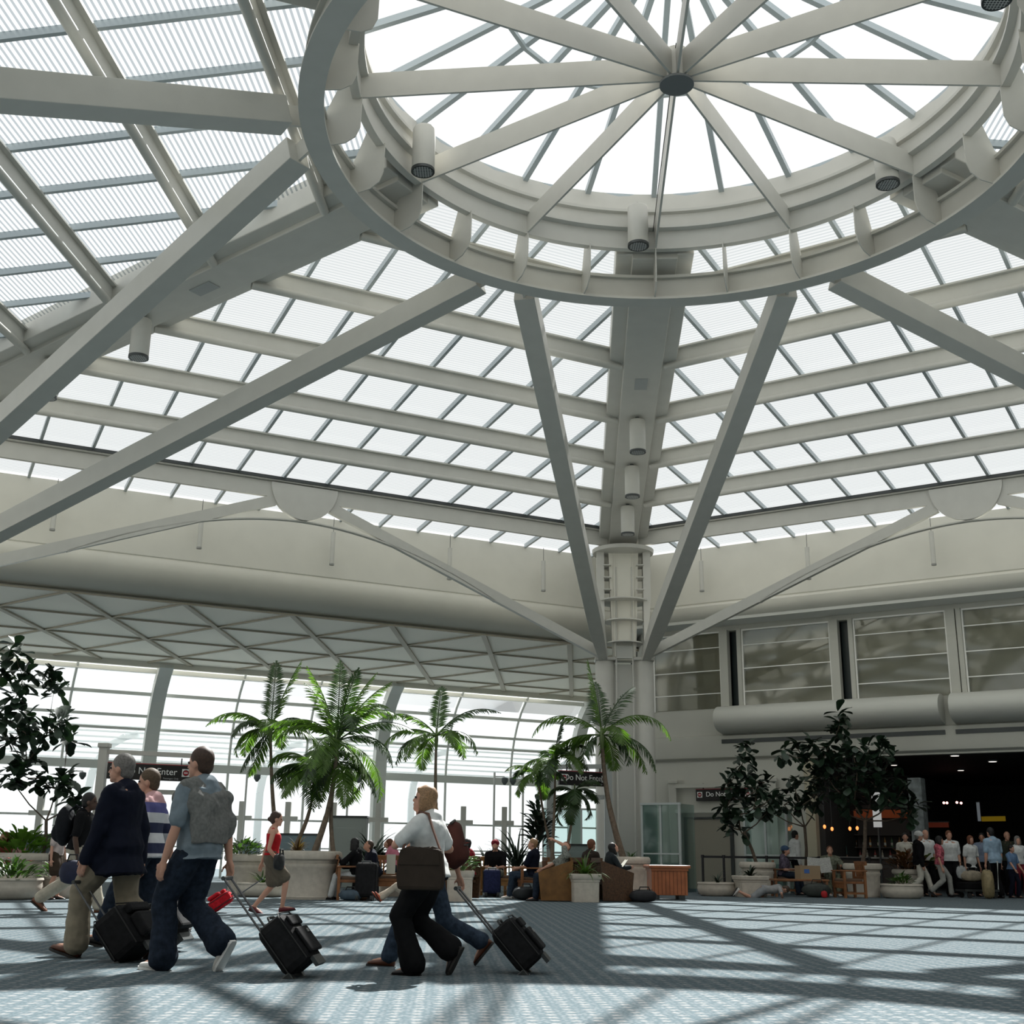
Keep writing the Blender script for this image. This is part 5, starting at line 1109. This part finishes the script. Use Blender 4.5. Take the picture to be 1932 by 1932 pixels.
sit(1150,27.5,-80,1.68,'seated black-haired woman in a long dark skirt reading',T(cloth('darkslate',(.02,.025,.028)),.97,inf=.03),dict(mat=cloth('taupe_dark',(.035,.03,.022)),skirt=1.0,name='long_skirt',disp=.03),'long',HB_,head=(0,-28),lean=14,fem=1,hands=[(-.1,.42,.72),(.1,.42,.72)])
op=XY(1176,27.4); ob=empty('open_book',(op.x,op.y,.80),R(-80),'white open book held by the black-haired woman','book'); MB().box((-.07,0,0),(.14,.01,.2),ry=R(12)).build('page_block',M('paper_white'),ob); MB().box((.07,0,0),(.14,.01,.2),ry=R(-12)).build('page_block',M('paper_white'),ob); ob.rotation_euler=(R(-40),0,R(-80))
sit(1479,34.5,-120,1.78,'seated man in a blue cap and plaid shirt behind the teak table',T(cloth('plaid',(.12,.10,.14),.6,18),.42),B(JEAN),'short',HBR,head=(0,-20),lean=10,cap=cloth('cap_blue',(.06,.10,.18)))
sit(1566,34.2,175,1.8,'seated person in camouflage clothes reading a newspaper',T(cloth('camo',(.15,.16,.12),.6,16),.97,inf=.03),B(cloth('camo2',(.13,.14,.10),.6,16)),'short',HR,head=(0,-20),lean=8,hands=[(-.22,.45,.78),(.22,.45,.78)],shoe=M('sneaker_white'))
npp=XY(1545,33.5); nw=empty('newspaper',(npp.x,npp.y,.80),R(-5),'grey open newspaper between the table and the camouflage reader','newspaper'); MB().box((-.16,0,0),(.32,.008,.42),rx=R(-25),ry=R(6)).build('sheet',M('newsprint',(.36,.36,.34),.9,noise_amt=.25,scale=40),nw); MB().box((.16,0,0),(.32,.008,.42),rx=R(-25),ry=R(-6)).build('sheet',M('newsprint'),nw)
sit(5,27.0,150,1.75,'head and shoulders of a seated person at the extreme left edge',T(cloth('rust',(.25,.07,.05)),.42),B(JEAN),'short',HR)
sit(27,28.8,170,1.70,'seated pale-haired person behind the leafy planters at the far left',T(cloth('rose',(.35,.2,.18)),.42),B(JEAN),'short',HBL)
# lying on the carpet
def lie(u,Y,rx,rz,H,label,top,bot,z=.12,**lk):
    r=person(XY(u,Y)+V((0,0,z)),0,H,label,dict(pel=(0,.50*H),lean=0,feet=[(-.09,-.02 if rx>0 else 0,.06,-30),(.09,0,.0,-40)],hands=[(-.22,.15,.50*H),(.25,.25,.75*H)],head=(0,5)),dict(top=top,bot=bot,**lk),.014)
    r[0].rotation_euler=(R(rx),0,R(rz)); return r
lie(712,24.9,88,92,1.45,'person lying on the carpet in khaki with orange shoes, behind the walking woman',T(cloth('orange',(.5,.13,.05)),.42),B(cloth('sand',(.42,.36,.29))),shoe=M('shoe_orange',(.4,.08,.04),.6),hairm=HBR)
lie(1384,31.6,-86,-88,1.50,'child lying face down on the carpet by the square planter',T(cloth('greytee',(.25,.25,.25)),.42),B(cloth('greyshort',(.22,.23,.24)),.45),z=.14,shoe=M('sneaker_white'),hairm=HBR)
# ---- standing crowd
def std(u,Y,rz,H,label,top,bot,hair='short',hm=None,head=(0,0),step=.05,skin=SKIN,fem=0,bulk=1.0,hands=None,**lk):
    H*=1.03; kk=H/1.75; k=kk; big=step>.2
    ft=[(-.10,step,0 if not big else .02,0 if not big else 12),(.10,-step,0 if not big else .10,0 if not big else -35)]
    return person(XY(u,Y),R(rz),H,label,dict(pel=(0,(.95 if not big else .92)*kk),lean=3,feet=ft,hands=hands or [(-.25,.06,.80*kk),(.25,.04,.80*kk)],head=head),dict(top=top,bot=bot,hair=hair,hairm=hm or HBR,skin=skin,fem=fem,bulk=bulk,**lk),.014)
LB=cloth('lightblue',(.26,.36,.46)); CRM=cloth('creamy',(.5,.48,.42)); LG=cloth('palegrey',(.30,.30,.28))
std(1711,35.3,160,1.72,'person in a cream vest with dark straps at the start of the waiting crowd',T(CRM,.3),B(BLACK),'short',HB_)
std(1733,34.0,-95,1.76,'man in a white cap, black jacket and cream trousers striding along the crowd',T(BLACK,.97,inf=.035,hem=-.12,name='jacket'),B(CRM),'short',HG,step=.34,cap=cloth('cap_white',(.6,.6,.58)),shoe=M('shoe_tan'))
std(1748,35.0,190,1.80,'bald man in a white shirt and black tie in the crowd',T(WHT,.45,collar=WHT),B(BLACK),'bald',bulk=1.1)
std(1772,34.0,-105,1.64,'woman in a red floral shirt and pale grey trousers walking past the crowd',T(cloth('floral',(.42,.10,.13),.75,22),.42),B(LG),'bob',HB_,step=.26,fem=1)
std(1793,34.9,178,1.78,'broad man in a white short-sleeved shirt and black trousers facing outwards',T(WHT,.45,collar=WHT),B(BLACK),'short',HR,bulk=1.22)
std(1832,35.2,-160,1.66,'woman in a loose white tunic in the middle of the crowd',T(WHT,.42,hem=-.16,flare=.05,name='tunic'),B(BLACK),'bob',HR,fem=1)
std(1857,36.2,150,1.76,'man in a blue-grey shirt behind the light blue shirt',T(cloth('bluegrey2',(.18,.22,.30)),.42),B(BLACK),'short',HB_,skin=SKINT)
std(1876,33.8,20,1.85,'tall man in a light blue shirt with his back turned',T(LB,.45,hem=-.12,collar=LB),B(BLACK),'short',HB_,bulk=1.15)
std(1903,36.6,180,1.82,'bald man in a dark shirt at the back of the crowd',T(cloth('darkolive',(.03,.035,.025)),.42),B(BLACK),'bald')
std(1908,34.2,-150,1.40,'boy in a mid-blue t-shirt and dark trousers',T(cloth('midblue',(.12,.2,.33)),.42),B(NAVY),'short',HB_,hands=[(-.18,.2,.72),(.22,.3,.68)])
std(1922,35.0,185,1.66,'grey-haired woman in a white top with red beside the boy',T(WHT,.3),B(cloth('redpants',(.16,.02,.03))),'bob',HG,fem=1)
std(1499,35.6,-75,1.74,'man in a white shirt and black trousers standing by the forked tree',T(WHT,.97,collar=WHT,inf=.03),B(BLACK),'short',HB_)
std(1583,39.8,170,1.70,'clerk in a dark green shirt behind the store counter',T(cloth('darkgreen',(.05,.09,.08)),.42),B(BLACK),'short',HB_)
std(107,24.4,-100,1.55,'woman in a white top and brown skirt behind the man with the black backpack',T(cloth('whitered',(.5,.42,.4)),.42),dict(mat=cloth('brownskirt',(.05,.035,.025)),skirt=.8,name='skirt'),'bob',HR,fem=1)
# luggage among the crowd
cr=XY(1842,33.7); bag(V((cr.x-.18,cr.y,.42)),R(5),.60,.34,.30,(.26,.22,.16),'tan duffel on the luggage cart in the crowd'); 
lc=empty('luggage_cart',cr,R(10),'black luggage cart carrying bags before the crowd','cart')
MB().box((-.05,0,.2),(1.0,.5,.06)).build('deck',DARKG,lc); MB().box((-.05,0,.32),(.95,.45,.18)).build('black_case',BLACK,lc,bevel=.03); MB().tube([(.45,-.2,.2),(.5,-.2,.95),(.5,.2,.95),(.45,.2,.2)],.018,8).build('push_bar',FR,lc)
for sx in(-.4,.35):
    for sy in(-.2,.2): MB().tube([(sx,sy-.015,.07),(sx,sy+.015,.07)],.07,14).build('wheel',M('rubber'),lc)
cs=XY(1872,33.3); bag(V((cs.x-.25,cs.y-.2,.0)),R(80),.5,.3,.75,(.24,.19,.10),'tall tan rucksack standing beside the light blue shirt man',name='rucksack',cat='rucksack')
pg=XY(1812,33.7); bag(V((pg.x,pg.y,.48)),R(0),.28,.12,.36,(.30,.31,.31),'light grey carrier held beside the broad man in white',name='carrier_bag')
